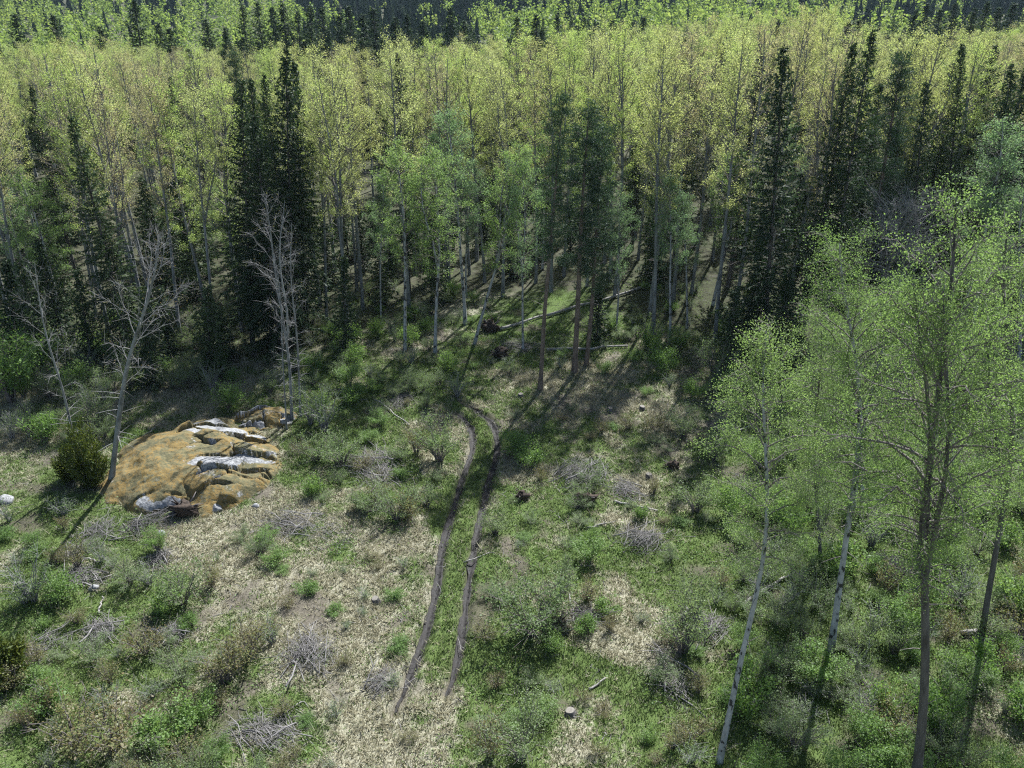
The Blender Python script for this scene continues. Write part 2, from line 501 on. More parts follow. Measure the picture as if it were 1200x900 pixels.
# ------------------------------------------------------------------ rocks
def rock_mat(name, moss=True):
    m, nt, N, L = newmat(name)
    geo = N.new('ShaderNodeNewGeometry')
    def noise(s, d=6, ro=.6):
        n = N.new('ShaderNodeTexNoise'); n.inputs['Scale'].default_value = s; n.inputs['Detail'].default_value = d; n.inputs['Roughness'].default_value = ro
        L.new(geo.outputs['Position'], n.inputs['Vector']); return n.outputs[0]
    n1, n2, n3 = noise(.55), noise(6, 6, .7), noise(.55, 8, .72)
    grey = ramp(N, [(.3, (.10, .10, .10)), (.5, (.235, .235, .235)), (.7, (.42, .42, .42))]); L.new(n2, grey.inputs[0])
    mo = ramp(N, [(.25, (.045, .045, .025)), (.38, (.085, .08, .045)), (.45, (.115, .105, .05)), (.50, (.16, .13, .065)), (.545, (.20, .135, .045)), (.59, (.22, .15, .05)), (.63, (.12, .11, .055)), (.72, (.17, .155, .11))])
    mm = N.new('ShaderNodeMath'); mm.operation = 'MULTIPLY_ADD'; L.new(n2, mm.inputs[0]); mm.inputs[1].default_value = .45
    L.new(n3, mm.inputs[2]); m2 = N.new('ShaderNodeMath'); m2.operation = 'SUBTRACT'; L.new(mm.outputs[0], m2.inputs[0]); m2.inputs[1].default_value = .225
    L.new(m2.outputs[0], mo.inputs[0])
    at = N.new('ShaderNodeAttribute'); at.attribute_name = 'bare'
    ad = N.new('ShaderNodeMath'); ad.operation = 'MULTIPLY_ADD'; L.new(n2, ad.inputs[0]); ad.inputs[1].default_value = .9; L.new(at.outputs['Fac'], ad.inputs[2])
    r = N.new('ShaderNodeMapRange'); r.inputs[1].default_value = .78; r.inputs[2].default_value = .92; L.new(ad.outputs[0], r.inputs[0])
    x = N.new('ShaderNodeMix'); x.data_type = 'RGBA'; L.new(r.outputs[0], x.inputs[0]); L.new(mo.outputs[0], x.inputs[6]); L.new(grey.outputs[0], x.inputs[7])
    p = N.new('ShaderNodeBsdfPrincipled'); p.inputs['Roughness'].default_value = .9; p.inputs['Specular IOR Level'].default_value = .25
    L.new((x.outputs[2] if moss else grey.outputs[0]), p.inputs['Base Color'])
    b = N.new('ShaderNodeBump'); b.inputs['Strength'].default_value = .7; b.inputs['Distance'].default_value = .1
    L.new(n2, b.inputs['Height']); L.new(b.outputs[0], p.inputs['Normal'])
    o = N.new('ShaderNodeOutputMaterial'); L.new(p.outputs[0], o.inputs[0])
    return m


M['mossy_rock'] = rock_mat('mossy_rock'); M['bare_rock'] = rock_mat('bare_rock', False)


def outcrop(name, cx, cy, rx, ry, hgt, seed, res=210, blocks=42, smooth_left=True):
    """a low whaleback of bedrock, mossy and smooth on one side, broken into tilted blocks with open joints on the other"""
    r = np.random.default_rng(seed)
    u, v = np.meshgrid(np.linspace(-1.15, 1.15, res), np.linspace(-1.15, 1.15, res))
    x, y = cx + rx * u, cy + ry * v
    rr = np.sqrt(u * u + v * v) + .20 * fbm(u * 2 + seed, v * 2, 3, seed)
    prof = np.clip(1 - rr ** 2.2, -0.5, 1)
    z = hgt * np.sign(prof) * np.abs(prof) ** .85
    z = z * (1 + .22 * fbm(u * 1.7, v * 1.7, 3, seed + 3)) + .10 * fbm(u * 6, v * 6, 3, seed + 8) + .06 * fbm(u * 22, v * 22, 3, seed + 9)
    # broken blocks: long slivers, each with its own height and tilt
    bc = r.uniform(-1, 1, (blocks, 2)); bc[:, 0] = bc[:, 0] * .8 + (.25 if smooth_left else 0)
    ang = .5; ca, sa = math.cos(ang), math.sin(ang)
    wu, wv = u + .10 * fbm(u * 4, v * 4, 2, seed + 30), v + .10 * fbm(u * 4 + 9, v * 4, 2, seed + 31)
    D = np.stack([np.hypot(((wu - p[0]) * ca + (wv - p[1]) * sa) * .55, ((wv - p[1]) * ca - (wu - p[0]) * sa) * 1.5) for p in bc], -1)
    o = np.sort(D, -1); idx = D.argmin(-1)
    joint = np.exp(-((o[..., 1] - o[..., 0]) / .012) ** 2)
    hb = r.normal(size=blocks) * .20; tx, ty = r.normal(size=blocks) * .5, r.normal(size=blocks) * .5 - .25
    step = hb[idx] + tx[idx] * (u - bc[idx, 0]) * .6 + ty[idx] * (v - bc[idx, 1])
    broken = np.clip(sstep(-.35, .25, u + .5 * fbm(u * 2, v * 2, 2, seed + 40)) if smooth_left else np.ones_like(u), 0.05, 1) * sstep(.02, .25, prof)
    z = z + broken * (step - .45 * joint)
    isb = r.random(blocks) < .38
    edge = sstep(.02, .05, o[..., 1] - o[..., 0])
    gz = np.hypot(*np.gradient(z)); gz = gz / (np.percentile(gz, 90) + 1e-6)
    bare = (.62 * isb[idx] * edge * sstep(.25, .7, broken) + .32 * sstep(1.1, 2.2, gz) * broken + .34 * sstep(.05, .4, fbm(u * 3, v * 6, 4, seed + 20)) * sstep(.1, .6, broken) + .30 * sstep(.25, .5, fbm(u * 4 + 7, v * 7, 4, seed + 25)))
    zt = terrain0(x, y)
    Z = np.where(prof > 0, zt + z - .12, zt - .8)
    n = res
    i, j = np.meshgrid(np.arange(n - 1), np.arange(n - 1), indexing='ij'); i, j = i.ravel(), j.ravel()
    keep = (prof.ravel()[i * n + j] > -.2)
    i, j = i[keep], j[keep]
    org = np.array([cx, cy, float(terrain0(cx, cy))])
    V = np.stack([x, y, Z], -1).reshape(-1, 3) - org
    me = mkmesh(name, V, np.stack([i * n + j, i * n + j + 1, (i + 1) * n + j + 1, (i + 1) * n + j], 1), M['mossy_rock'], smooth=False)
    at = me.attributes.new('bare', 'FLOAT', 'POINT'); at.data.foreach_set('value', bare.astype(np.float32).ravel())
    return obj(name, me, None, org)


q = P(228, 545)
tag(outcrop('rock_outcrop', q[0], q[1], 5.9, 6.2, 1.8, 4),
    'broad bedrock outcrop covered in orange moss with pale grey bare patches', 'rock')
q = P(313, 492)
tag(outcrop('mossy_ledge', q[0], q[1], 2.3, 1.7, 1.3, 31, 80, 9, False), 'low orange-green mossy rock ledge behind the right end of the big outcrop', 'rock')


def boulder(px, py, s, label, seed, mat='bare_rock', grp='boulders'):
    q = P(px, py)
    n, k = 14, 18
    th, ph = np.meshgrid(np.linspace(0, math.pi, n), np.linspace(0, 2 * math.pi, k, endpoint=False), indexing='ij')
    d = np.stack([np.sin(th) * np.cos(ph), np.sin(th) * np.sin(ph), np.cos(th)], -1)
    r = 1 + .35 * fbm(d[..., 0] * 1.6 + seed, d[..., 1] * 1.6 + d[..., 2] * 1.1, 3, seed)
    for w in range(5):
        a = np.array([math.sin(seed * 3 + w * 2.1), math.cos(seed + w * 1.7), math.sin(w * 1.3 + seed) * .8 + .3]); a /= np.linalg.norm(a)
        r = np.minimum(r, .78 / np.maximum(.05, d @ a))
    V = (d * r[..., None] * np.array([s, s * .8, s * .62])).reshape(-1, 3)
    i, j = np.meshgrid(np.arange(n - 1), np.arange(k), indexing='ij'); i, j = i.ravel(), j.ravel()
    me = mkmesh('boulder', V, np.stack([i * k + j, (i + 1) * k + j, (i + 1) * k + (j + 1) % k, i * k + (j + 1) % k], 1), M[mat])
    o = obj('boulder', me, None, (q[0], q[1], q[2] + s * .22), (0, 0, seed))
    tag(o, label, 'boulder', grp)


boulder(8, 588, .6, 'pale grey boulder lying in the grass at the left edge', 2)
boulder(208, 592, .62, 'dark boulder at the foot of the mossy outcrop, beside brush', 5)
boulder(253, 597, .45, 'small dark boulder at the near foot of the mossy outcrop', 6)
boulder(237, 574, .55, 'pale boulder leaning on the near face of the mossy outcrop', 7)
boulder(190, 626, .30, 'small pale stone among the brush below the outcrop', 8)
boulder(300, 594, .30, 'small grey stone right of the mossy outcrop foot', 9)
boulder(110, 690, .32, 'small grey stone between two brush piles on the left', 10)
boulder(48, 815, .42, 'grey stone half hidden behind the rusty saplings', 12)
#NEXT
# ------------------------------------------------------------------ trees: one set of meshes for each kind and variant
def unit(v): return v / (np.linalg.norm(v) + 1e-9)


def trunk_path(r, H, wob, n=14, lean=0.0):
    t = np.linspace(0, 1, n)
    a, b = r.uniform(0, 6.28, 2)
    x = wob * (np.sin(t * 3.1 + a) - math.sin(a)) + wob * .4 * np.sin(t * 9 + b) * t
    y = wob * (np.cos(t * 2.7 + b) - math.cos(b)) + wob * .4 * np.sin(t * 8 + a) * t
    return np.stack([x * t ** .5 + lean * t * t, y * t ** .5, t * H], 1), t


def broadleaf(seed, H, r0, h0, R, nl, elev, leafn, leaf, kind, bend=0.25, prof=None, wob=.35, fork=0, twigs=6, twl=1.1, spread=.22, lowdead=0, sides=8, barkmat='aspen_bark', twigmat='twig', leafmat='aspen_leaf', up=.6, thin=1.0):
    """a tree with trunk, limbs, twigs and single leaves; crown from h0 (fraction) to the top"""
    r = np.random.default_rng(seed); random.seed(seed)
    pts, t = trunk_path(r, H, wob)
    rad = r0 * (1 - t) ** .75 + .02
    rad[0] *= 1.35; rad[1] *= 1.05
    tg = Geo(); tg.tube(pts, rad, sides)
    bg_ = Geo()
    ends, seg = [], []
    leaders = [(pts, rad, 0.0)]
    for k in range(fork):
        tt = r.uniform(.3, .55); az = r.uniform(0, 6.28)
        s0 = np.array([np.interp(tt, t, pts[:, c]) for c in range(3)])
        n = 9; q = np.linspace(0, 1, n)
        L = H * (1 - tt) * r.uniform(.75, .97)
        out = R * r.uniform(.35, .7)
        fp = s0 + np.stack([np.cos(az) * out * q ** .7 + .2 * np.sin(q * 7), np.sin(az) * out * q ** .7 + .2 * np.cos(q * 6) - .2, L * q], 1)
        fr = np.interp(tt, t, rad) * .72 * (1 - q) ** .75 + .018
        tg.tube(fp, fr, 6); leaders.append((fp, fr, tt))
    prof = prof or (lambda u: (math.sin(math.pi * min(1, u * .93 + .10)) ** .7))
    for (lp, lr, t0) in leaders:
        lt = np.linspace(0, 1, len(lp))
        a0 = max(0, (h0 - t0) / (1 - t0)) if t0 < h0 else .12
        m = nl if t0 == 0 else int(nl * .55)
        az = r.uniform(0, 6.28)
        for k in range(m):
            u = (k + r.uniform(0, .9)) / m
            tt = a0 + (1 - a0) * u * .98
            s0 = np.array([np.interp(tt, lt, lp[:, c]) for c in range(3)])
            br = np.interp(tt, lt, lr)
            az += 2.4 + r.normal() * .35
            e = math.radians(elev[0] + (elev[1] - elev[0]) * u + r.normal() * 9)
            L = max(.5, R * prof(u) * r.uniform(.65, 1.12) / max(.35, math.cos(e)))
            if t0 > 0: L *= .72
            n = 6; q = np.linspace(0, 1, n)
            d0 = np.array([math.cos(az) * math.cos(e), math.sin(az) * math.cos(e), math.sin(e)])
            lat = np.array([-math.sin(az), math.cos(az), 0]) * r.normal() * .12
            lp2 = s0 + L * (q[:, None] * d0 + (q ** 2)[:, None] * (lat + np.array([0, 0, -bend]))) + r.normal(size=(n, 3)) * .035 * L * q[:, None]
            lr2 = min(br * .5, (.012 + L * .011) * thin) * (1 - q) ** .8 + .006
            bg_.tube(lp2, lr2, 4)
            nt = max(2, int(twigs * (L / (R + .5)) * 1.2))
            for w in range(nt):
                s = r.uniform(.25, 1)
                p0 = np.array([np.interp(s, q, lp2[:, c]) for c in range(3)])
                dd = unit(d0 * .7 + r.normal(size=3) * .62 + np.array([0, 0, .1 - bend * .6]))
                l2 = twl * r.uniform(.45, 1.1) * (1.15 - .5 * s)
                p1 = p0 + dd * l2 * .5; p2 = p0 + dd * l2 + np.array([0, 0, -bend * .5 * l2])
                bg_.tube([p0, p1, p2], np.array([.011, .008, .004]) * (.5 + .5 * thin), 3)
                seg.append((p0, p1, 1 + l2)); seg.append((p1, p2, 1.3 + l2))
            seg.append((lp2[3], lp2[5], 1.0))
    for k in range(lowdead):
        tt = r.uniform(.18, max(.2, h0)); az = r.uniform(0, 6.28)
        s0 = np.array([np.interp(tt, t, pts[:, c]) for c in range(3)])
        L = r.uniform(.5, 1.8); d = np.array([math.cos(az), math.sin(az), r.uniform(-.25, .3)])
        bg_.tube([s0, s0 + d * L * .5 + [0, 0, .05], s0 + d * L], [.022, .015, .006], 3)
    out = {'trunk': tg.mesh(kind + '_trunk', M[barkmat], True), 'branches': bg_.mesh(kind + '_branches', M[twigmat])}
    if leafn:
        A = np.array([s[0] for s in seg]); B = np.array([s[1] for s in seg]); w = np.array([s[2] for s in seg]) * r.gamma(.7, 1, len(seg)); w /= w.sum()
        ix = r.choice(len(seg), leafn, p=w)
        C = A[ix] + (B - A)[ix] * r.random((leafn, 1)) + r.normal(size=(leafn, 3)) * spread
        lg = Geo(); lg.leaves(C, leaf, r, up)
        out['crown'] = lg.mesh(kind + '_crown', M[leafmat])
    out['H'] = H
    return out


def spruce(seed, H, R, h0, r0=.2, kind='spruce', narrow=1.0, dens=1.0):
    r = np.random.default_rng(seed); random.seed(seed)
    pts, t = trunk_path(r, H, .12)
    tg = Geo(); rad = r0 * (1 - t) ** .9 + .012; rad[0] *= 1.3; tg.tube(pts, rad, 7)
    bg_, cg = Geo(), Geo()
    C, D, W = [], [], []
    z = h0 * H
    while z < H - .25:
        u = (z - h0 * H) / (H * (1 - h0))
        Rm = (R * ((1 - u) ** .84) * (1 - .25 * math.exp(-u * 9)) + .10) * (1 + .22 * math.sin(z * 1.9 + seed) * math.sin(z * .7))
        nb = max(4, int(6.5 * dens))
        a0 = r.uniform(0, 6.28)
        for k in range(nb):
            if r.random() < .10: continue
            az = a0 + 6.283 * k / nb + r.normal() * .2
            L = Rm * r.uniform(.55, 1.2)
            e0 = .25 + .9 * u ** 1.5
            q = np.linspace(0, 1, 6)
            drop = -(1.05 - .9 * u)
            rr = L * q; zz = L * (e0 * q * .55 + drop * .75 * q ** 2 + .28 * q ** 3)
            s0 = np.array([np.interp(z / H, t, pts[:, 0]), np.interp(z / H, t, pts[:, 1]), z + r.normal() * .08])
            bp = s0 + np.stack([np.cos(az) * rr, np.sin(az) * rr, zz], 1)
            bg_.tube(bp[[0, 2, 4, 5]], np.array([.03, .02, .01, .005]) * (.4 + .6 * (1 - u)), 3)
            ns = max(3, int(L / .17))
            rad_d = np.array([math.cos(az), math.sin(az), 0]); lat = np.array([-math.sin(az), math.cos(az), 0])
            for s in np.linspace(.16, 1, ns):
                p = np.array([np.interp(s, q, bp[:, c]) for c in range(3)])
                for sd in (-1, 1):
                    l = (.22 + .34 * L * .4 * (1.1 - s)) * r.uniform(.7, 1.3)
                    C.append(p + r.normal(size=3) * .03); D.append((rad_d * .62 + lat * sd * .75 + np.array([0, 0, -.28 + r.normal() * .16])) * l); W.append(.15 * r.uniform(.7, 1.3))
                if r.random() < .55:
                    C.append(p); D.append(np.array([r.normal() * .12, r.normal() * .12, -.30 * r.uniform(.6, 1.6)]) + rad_d * .08); W.append(.13)
            C.append(bp[4]); D.append((bp[5] - bp[4]) * 1.8); W.append(.16)
        z += r.uniform(.36, .60) * (1.0 - .35 * u) / narrow
    for k in range(14):
        C.append(np.array([pts[-1, 0], pts[-1, 1], H - .1 - .05 * k])); a = r.uniform(0, 6.28); D.append(np.array([math.cos(a) * .16, math.sin(a) * .16, .2])); W.append(.08)
    for k in range(16):
        tt = r.uniform(.05, max(.07, h0)); a = r.uniform(0, 6.28); L = r.uniform(.5, 1.4)
        s0 = np.array([pts[0, 0], pts[0, 1], tt * H]); d = np.array([math.cos(a), math.sin(a), -.3])
        bg_.tube([s0, s0 + d * L * .6, s0 + d * L], [.02, .012, .005], 3)
    cg.blades(np.array(C), np.array(D), np.array(W), r)
    return {'trunk': tg.mesh(kind + '_trunk', M['dark_bark'], True), 'branches': bg_.mesh(kind + '_branches', M['twig']), 'crown': cg.mesh(kind + '_crown', M['spruce_needle']), 'H': H}


def pine(seed, H, R, h0, r0=.2, n=44, kind='pine', need=60):
    r = np.random.default_rng(seed); random.seed(seed)
    pts, t = trunk_path(r, H, .25)
    tg = Geo(); rad = r0 * (1 - t) ** .7 + .02; rad[0] *= 1.3; tg.tube(pts, rad, 8)
    bg_, cg = Geo(), Geo(); az = 0
    for k in range(n):
        u = (k + r.random()) / n; tt = h0 + (1 - h0) * u * .99
        s0 = np.array([np.interp(tt, t, pts[:, c]) for c in range(3)])
        az += 2.4 + r.normal() * .5
        e = math.radians(-5 + 50 * u + r.normal() * 12)
        L = R * (1 - .7 * u) * r.uniform(.5, 1.15) * (.65 + .35 * min(1, u * 4)) + .3
        d = np.array([math.cos(az) * math.cos(e), math.sin(az) * math.cos(e), math.sin(e)])
        q = np.linspace(0, 1, 5)[:, None]
        bp = s0 + L * (d * q + np.array([0, 0, .12]) * q ** 2) + r.normal(size=(5, 3)) * .05 * L * q
        bg_.tube(bp, np.linspace(.035, .008, 5), 4)
        for c in range(max(2, int(4 * L / R + 2))):
            s = r.uniform(.35, 1.05); p = s0 + L * d * s + r.normal(size=3) * .28 + [0, 0, .12 * L * s * s]
            bg_.tube([s0 + L * d * s * .8, p], [.012, .005], 3)
            m = int(need * r.uniform(.6, 1.2))
            dd = r.normal(size=(m, 3)); dd[:, 2] += .35; dd /= np.linalg.norm(dd, axis=1)[:, None]
            cg.blades(p + r.normal(size=(m, 3)) * np.array([.24, .24, .13]), dd * r.uniform(.16, .32, m)[:, None], .07, r)
    for k in range(18):
        tt = r.uniform(.15, h0); a = r.uniform(0, 6.28); L = r.uniform(.4, 1.5)
        s0 = np.array([np.interp(tt, t, pts[:, c]) for c in range(3)]); d = np.array([math.cos(a), math.sin(a), r.uniform(-.2, .2)])
        bg_.tube([s0, s0 + d * L * .6, s0 + d * L], [.02, .012, .005], 3)
    return {'trunk': tg.mesh(kind + '_trunk', M['pine_bark'], True), 'branches': bg_.mesh(kind + '_branches', M['twig']), 'crown': cg.mesh(kind + '_crown', M['pine_needle']), 'H': H}


def shrub(seed, h, w, ns, leafn, leaf, leafmat, twigmat='twig', kind='shrub', upright=.5, spread=.13, tw=4):
    r = np.random.default_rng(seed); random.seed(seed)
    sg, seg = Geo(), []
    for k in range(ns):
        a = r.uniform(0, 6.28); f = r.uniform(.1, 1) ** .6
        top = np.array([math.cos(a) * w * f, math.sin(a) * w * f, h * r.uniform(.6, 1.05) * (1 - .35 * f * (1 - upright))])
        b0 = np.array([math.cos(a) * .12 * f, math.sin(a) * .12 * f, -.05])
        q = np.linspace(0, 1, 6)[:, None]
        p = b0 * (1 - q) + top * np.hstack([q ** 1.3, q ** 1.3, q ** .85]) + r.normal(size=(6, 3)) * .04 * h * q
        sg.tube(p, np.linspace(.010 + .008 * h, .004, 6), 4)
        for c in range(tw):
            s = r.uniform(.3, .95); p0 = np.array([np.interp(s, q[:, 0], p[:, i]) for i in range(3)])
            d = unit(unit(top) * .8 + r.normal(size=3) * .5) * h * .26 * r.uniform(.5, 1.2)
            sg.tube([p0, p0 + d * .5, p0 + d], [.008, .006, .003], 3); seg.append((p0, p0 + d))
        seg += [(p[2], p[3]), (p[3], p[4]), (p[4], p[5])]
    out = {'stems': sg.mesh(kind + '_stems', M[twigmat]), 'H': h}
    if leafn:
        A = np.array([s[0] for s in seg]); B = np.array([s[1] for s in seg]); wt = r.gamma(.8, 1, len(seg)); wt /= wt.sum()
        ix = r.choice(len(seg), leafn, p=wt)
        C = A[ix] + (B - A)[ix] * r.random((leafn, 1)) + r.normal(size=(leafn, 3)) * spread
        C[:, 2] = np.abs(C[:, 2])
        g = Geo(); g.leaves(C, leaf, r, .5); out['foliage'] = g.mesh(kind + '_foliage', M[leafmat])
    return out


def juniper(seed, h, w):
    r = np.random.default_rng(seed); random.seed(seed)
    sg = Geo(); C, D = [], []
    for k in range(26):
        a = r.uniform(0, 6.28); f = r.random() ** .5
        top = np.array([math.cos(a) * w * f, math.sin(a) * w * f, h * (1 - .55 * f ** 1.6) * r.uniform(.8, 1.08)])
        q = np.linspace(0, 1, 5)[:, None]; p = np.hstack([top[:2] * q ** .6, top[2:] * q])
        sg.tube(p, np.linspace(.03, .006, 5), 3)
        m = 170; s = r.uniform(.08, 1, m)
        c = np.stack([np.interp(s, q[:, 0], p[:, i]) for i in range(3)], 1) + r.normal(size=(m, 3)) * .12
        d = unit(top)[None] * .55 + r.normal(size=(m, 3)) * .45
        C.append(c); D.append(d / np.linalg.norm(d, axis=1)[:, None] * r.uniform(.14, .34, m)[:, None])
    g = Geo(); g.blades(np.vstack(C), np.vstack(D), .075, r)
    return {'stems': sg.mesh('juniper_stems', M['dark_bark']), 'foliage': g.mesh('juniper_foliage', M['juniper_needle']), 'H': h}


K = {}
K['aspen'] = [broadleaf(100 + i, 25, .16, h, R, 40, (35, 62), int(n * 1.7), .112, 'aspen', -.05, wob=.45, twigs=6, lowdead=8, spread=.18, leafmat=lm, fork=f)
              for i, (h, R, n, lm, f) in enumerate([(.42, 2.5, 5600, 'aspen_leaf', 0), (.5, 2.3, 4600, 'aspen_leaf', 1), (.38, 2.8, 6600, 'aspen_lime', 1), (.48, 2.2, 3600, 'aspen_rust', 0), (.45, 2.6, 5200, 'aspen_leaf', 0), (.4, 2.4, 2300, 'aspen_rust', 1),
                                                    (.44, 3.1, 7200, 'aspen_leaf', 2), (.36, 2.0, 1300, 'aspen_rust', 0), (.35, 2.7, 7500, 'aspen_lime', 0)])]
K['birch'] = [broadleaf(200 + i, 19, .14, h, R, 38, (30, 60), n, .125, 'birch', .28, wob=.5, twigs=8, lowdead=3, spread=.18, barkmat='birch_bark', leafmat=lm, fork=f)
              for i, (h, R, n, lm, f) in enumerate([(.42, 2.7, 11000, 'birch_leaf', 0), (.38, 2.9, 12000, 'birch_leaf', 1), (.45, 2.5, 9500, 'birch_blue', 0), (.40, 2.8, 10500, 'birch_blue', 1)])]
K['near_birch'] = [broadleaf(230 + i, 21, r0, h, R, nl, (28, 62), n, .066, 'near_birch', .34, wob=.75, twigs=12, lowdead=4, spread=.21, barkmat=bm, leafmat='birch_leaf', fork=f, twl=1.3, sides=10)
                   for i, (h, R, n, f, r0, nl, bm) in enumerate([(.50, 2.3, 30000, 0, .13, 44, 'birch_bark'), (.36, 2.9, 54000, 1, .14, 56, 'birch_bark'), (.44, 3.0, 44000, 2, .17, 52, 'dark_bark'), (.34, 2.7, 40000, 1, .13, 48, 'dark_bark')])]
K['spruce'] = [spruce(300 + i, 24, R, h, dens=d) for i, (R, h, d) in enumerate([(3.1, .10, 1.0), (2.7, .18, 1.0), (3.4, .06, 1.05), (2.5, .25, .9)])]
K['small_spruce'] = [spruce(320 + i, 9, R, .03, .09, 'small_spruce', 1.25) for i, R in enumerate([1.7, 1.4])]
K['pine'] = [pine(340 + i, 24, R, h, .2, n) for i, (R, h, n) in enumerate([(2.0, .42, 46), (2.4, .35, 56), (1.7, .5, 34)])]
K['bare'] = [broadleaf(400 + i, 18, r0, h, R, nl, (30, 62), ln, .075, 'bare_tree', .06, wob=.65, twigs=15, lowdead=14, barkmat='aspen_bark', twigmat='grey_twig', leafmat='rusty_leaf', fork=f, twl=1.15, thin=.36)
             for i, (h, R, nl, f, r0, ln) in enumerate([(.40, 2.3, 28, 0, .15, 420), (.36, 1.9, 18, 0, .09, 150), (.42, 2.0, 20, 1, .10, 250)])]
K['grey_tree'] = [broadleaf(420 + i, 12, .12, .12, 3.6, 60, (20, 60), 1500, .1, 'grey_tree', .1, wob=.4, twigs=16, barkmat='dark_bark', twigmat='grey_twig', leafmat='birch_blue', fork=3, twl=1.6) for i in range(1)]
K['willow'] = [shrub(500 + i, h, w, n, ln, .078, 'willow_leaf', 'twig', 'willow') for i, (h, w, n, ln) in enumerate([(3.0, 1.6, 24, 2900), (2.4, 1.3, 20, 2000), (3.6, 1.9, 28, 3600)])]
K['leafy'] = [shrub(520 + i, h, w, n, ln, .10, 'bright_leaf', 'twig', 'leafy_bush', spread=.16) for i, (h, w, n, ln) in enumerate([(2.2, 1.1, 16, 2600), (1.6, 1.0, 14, 2000), (3.2, 1.2, 16, 3400)])]
K['rusty'] = [shrub(540 + i, h, w, n, ln, .085, 'rusty_leaf', 'twig', 'rusty_bush', upright=.9) for i, (h, w, n, ln) in enumerate([(2.6, 1.0, 16, 1300), (2.0, 1.2, 16, 1200)])]
K['sparse'] = [shrub(560 + i, h, w, n, ln, .08, 'willow_leaf', 'grey_twig', 'thin_bush', upright=.8) for i, (h, w, n, ln) in enumerate([(3.0, 1.1, 18, 900), (2.3, 1.0, 14, 700)])]
K['juniper'] = [juniper(580, 4.2, 1.2), juniper(581, 2.6, 1.0)]
SPEC = {'aspen': ('aspen_tree', 'tree'), 'birch': ('birch_tree', 'tree'), 'near_birch': ('birch_tree', 'tree'), 'spruce': ('spruce_tree', 'tree'), 'small_spruce': ('spruce_tree', 'tree'),
        'pine': ('pine_tree', 'tree'), 'bare': ('bare_tree', 'tree'), 'grey_tree': ('bare_tree', 'tree'), 'willow': ('willow_shrub', 'shrub'), 'leafy': ('leafy_shrub', 'shrub'), 'rusty': ('sapling_thicket', 'shrub'),
        'sparse': ('twiggy_shrub', 'shrub'), 'juniper': ('juniper_bush', 'shrub')}
TAKEN = []                                                     # trunks that already stand somewhere
DONE = []


def plant(kind, var, base, H, lean=(0, 0), rz=None, wide=1.0, label='', group=None):
    pr = K[kind][var % len(K[kind])]
    s = H / pr['H']
    nm, cat = SPEC[kind]
    rz = random.uniform(0, 6.28) if rz is None else rz
    v = Vector((lean[0], lean[1], H)).normalized()
    rot = Vector((0, 0, 1)).rotation_difference(v) @ Quaternion((0, 0, 1), rz)
    w = s ** .6 * wide
    t = thing(nm, label, cat, (base[0], base[1], base[2] - .05), rot, (w, w, s), group)
    for p in ('trunk', 'stems', 'branches', 'crown', 'foliage'):
        if p in pr:
            c = obj(p, pr[p], t)
            if p not in ('trunk',): c['kind'] = 'stuff'
    TAKEN.append((base[0], base[1])); DONE.append((kind, t, base, H))
    return t


def tree(kind, var, bx, by, tx, ty, label, wide=1.0, group=None):
    """a tree whose foot and tip are read off the photograph; the tip lies in the plane through the foot"""
    b = P(bx, by); d = ray(tx, ty); k = b[1] / d[1]
    top = np.array([0, 0, CAM_H]) + d * k
    return plant(kind, var, b, top[2] - b[2], (top[0] - b[0], 0), None, wide, label, group)
#NEXT
# ------------------------------------------------------------------ trees one can point at
FG = 'birches in front of the clearing edge on the right'
tree('near_birch', 0, 843, 893, 928, 408, 'slender white-barked birch with its foot at the bottom edge, leaning right', .95, FG)
tree('near_birch', 1, 974, 762, 1022, 275, 'tall full birch with white trunk right of the slender leaning birch', 1.0, FG)
tree('near_birch', 3, 962, 668, 960, 350, 'thin birch standing just behind the tall full white-trunked birch', .8, FG)
tree('near_birch', 2, 1072, 925, 1168, 232, 'big dark-trunked broadleaf tree at the bottom right, forking halfway up', .95, FG)
tree('near_birch', 3, 1150, 745, 1225, 262, 'dark many-stemmed tree at the right edge behind the big forked one', 1.0, FG)
tree('near_birch', 1, 1118, 560, 1130, 282, 'leafy birch between the tall white birch and the right edge', .9, FG)
tree('near_birch', 0, 1010, 600, 1030, 330, 'thin birch crown hidden behind the tall white birch', .9, FG)
tree('birch', 2, 1140, 400, 1152, 136, 'pale blue-green birch below the dark conifers at the upper right', 1.15, FG)
tree('birch', 3, 1195, 420, 1205, 190, 'pale green birch cut by the right picture edge', 1.1, FG)
tree('grey_tree', 0, 1062, 405, 1068, 228, 'grey leafless bushy tree amid green birches on the right', 1.2)
tree('bare', 0, 130, 566, 172, 238, 'bare pale-limbed tree standing left of the mossy outcrop', 1.05)
tree('bare', 1, 95, 560, 46, 300, 'thin bare tree leaning left beside the juniper bush', .9)
tree('bare', 2, 342, 492, 330, 225, 'bare pale tree at the right end of the mossy outcrop', 1.0, 'bare stems by the outcrop')
tree('bare', 1, 352, 488, 345, 255, 'thin bare stem standing right beside the pale bare tree by the outcrop', .8, 'bare stems by the outcrop')
tree('bare', 1, 336, 503, 322, 300, 'shortest bare stem in the clump at the right end of the outcrop', .7, 'bare stems by the outcrop')
tree('pine', 2, 633, 457, 655, 112, 'tall thin pine with long bare trunk, nearest the bend of the ruts', .9)
tree('pine', 0, 673, 437, 690, 125, 'pine with dense dark crown just right of the thin pine', 1.15)
tree('pine', 1, 687, 428, 712, 150, 'second dark-crowned pine close behind the first', 1.0)
CB = 'birches along the middle of the forest edge'
tree('birch', 2, 447, 383, 440, 205, 'thin white-stemmed birch at the dark forest edge left of the green birch', .7, CB)
tree('birch', 0, 475, 411, 464, 165, 'bright green birch with straight white trunk above the ruts', 1.0, CB)
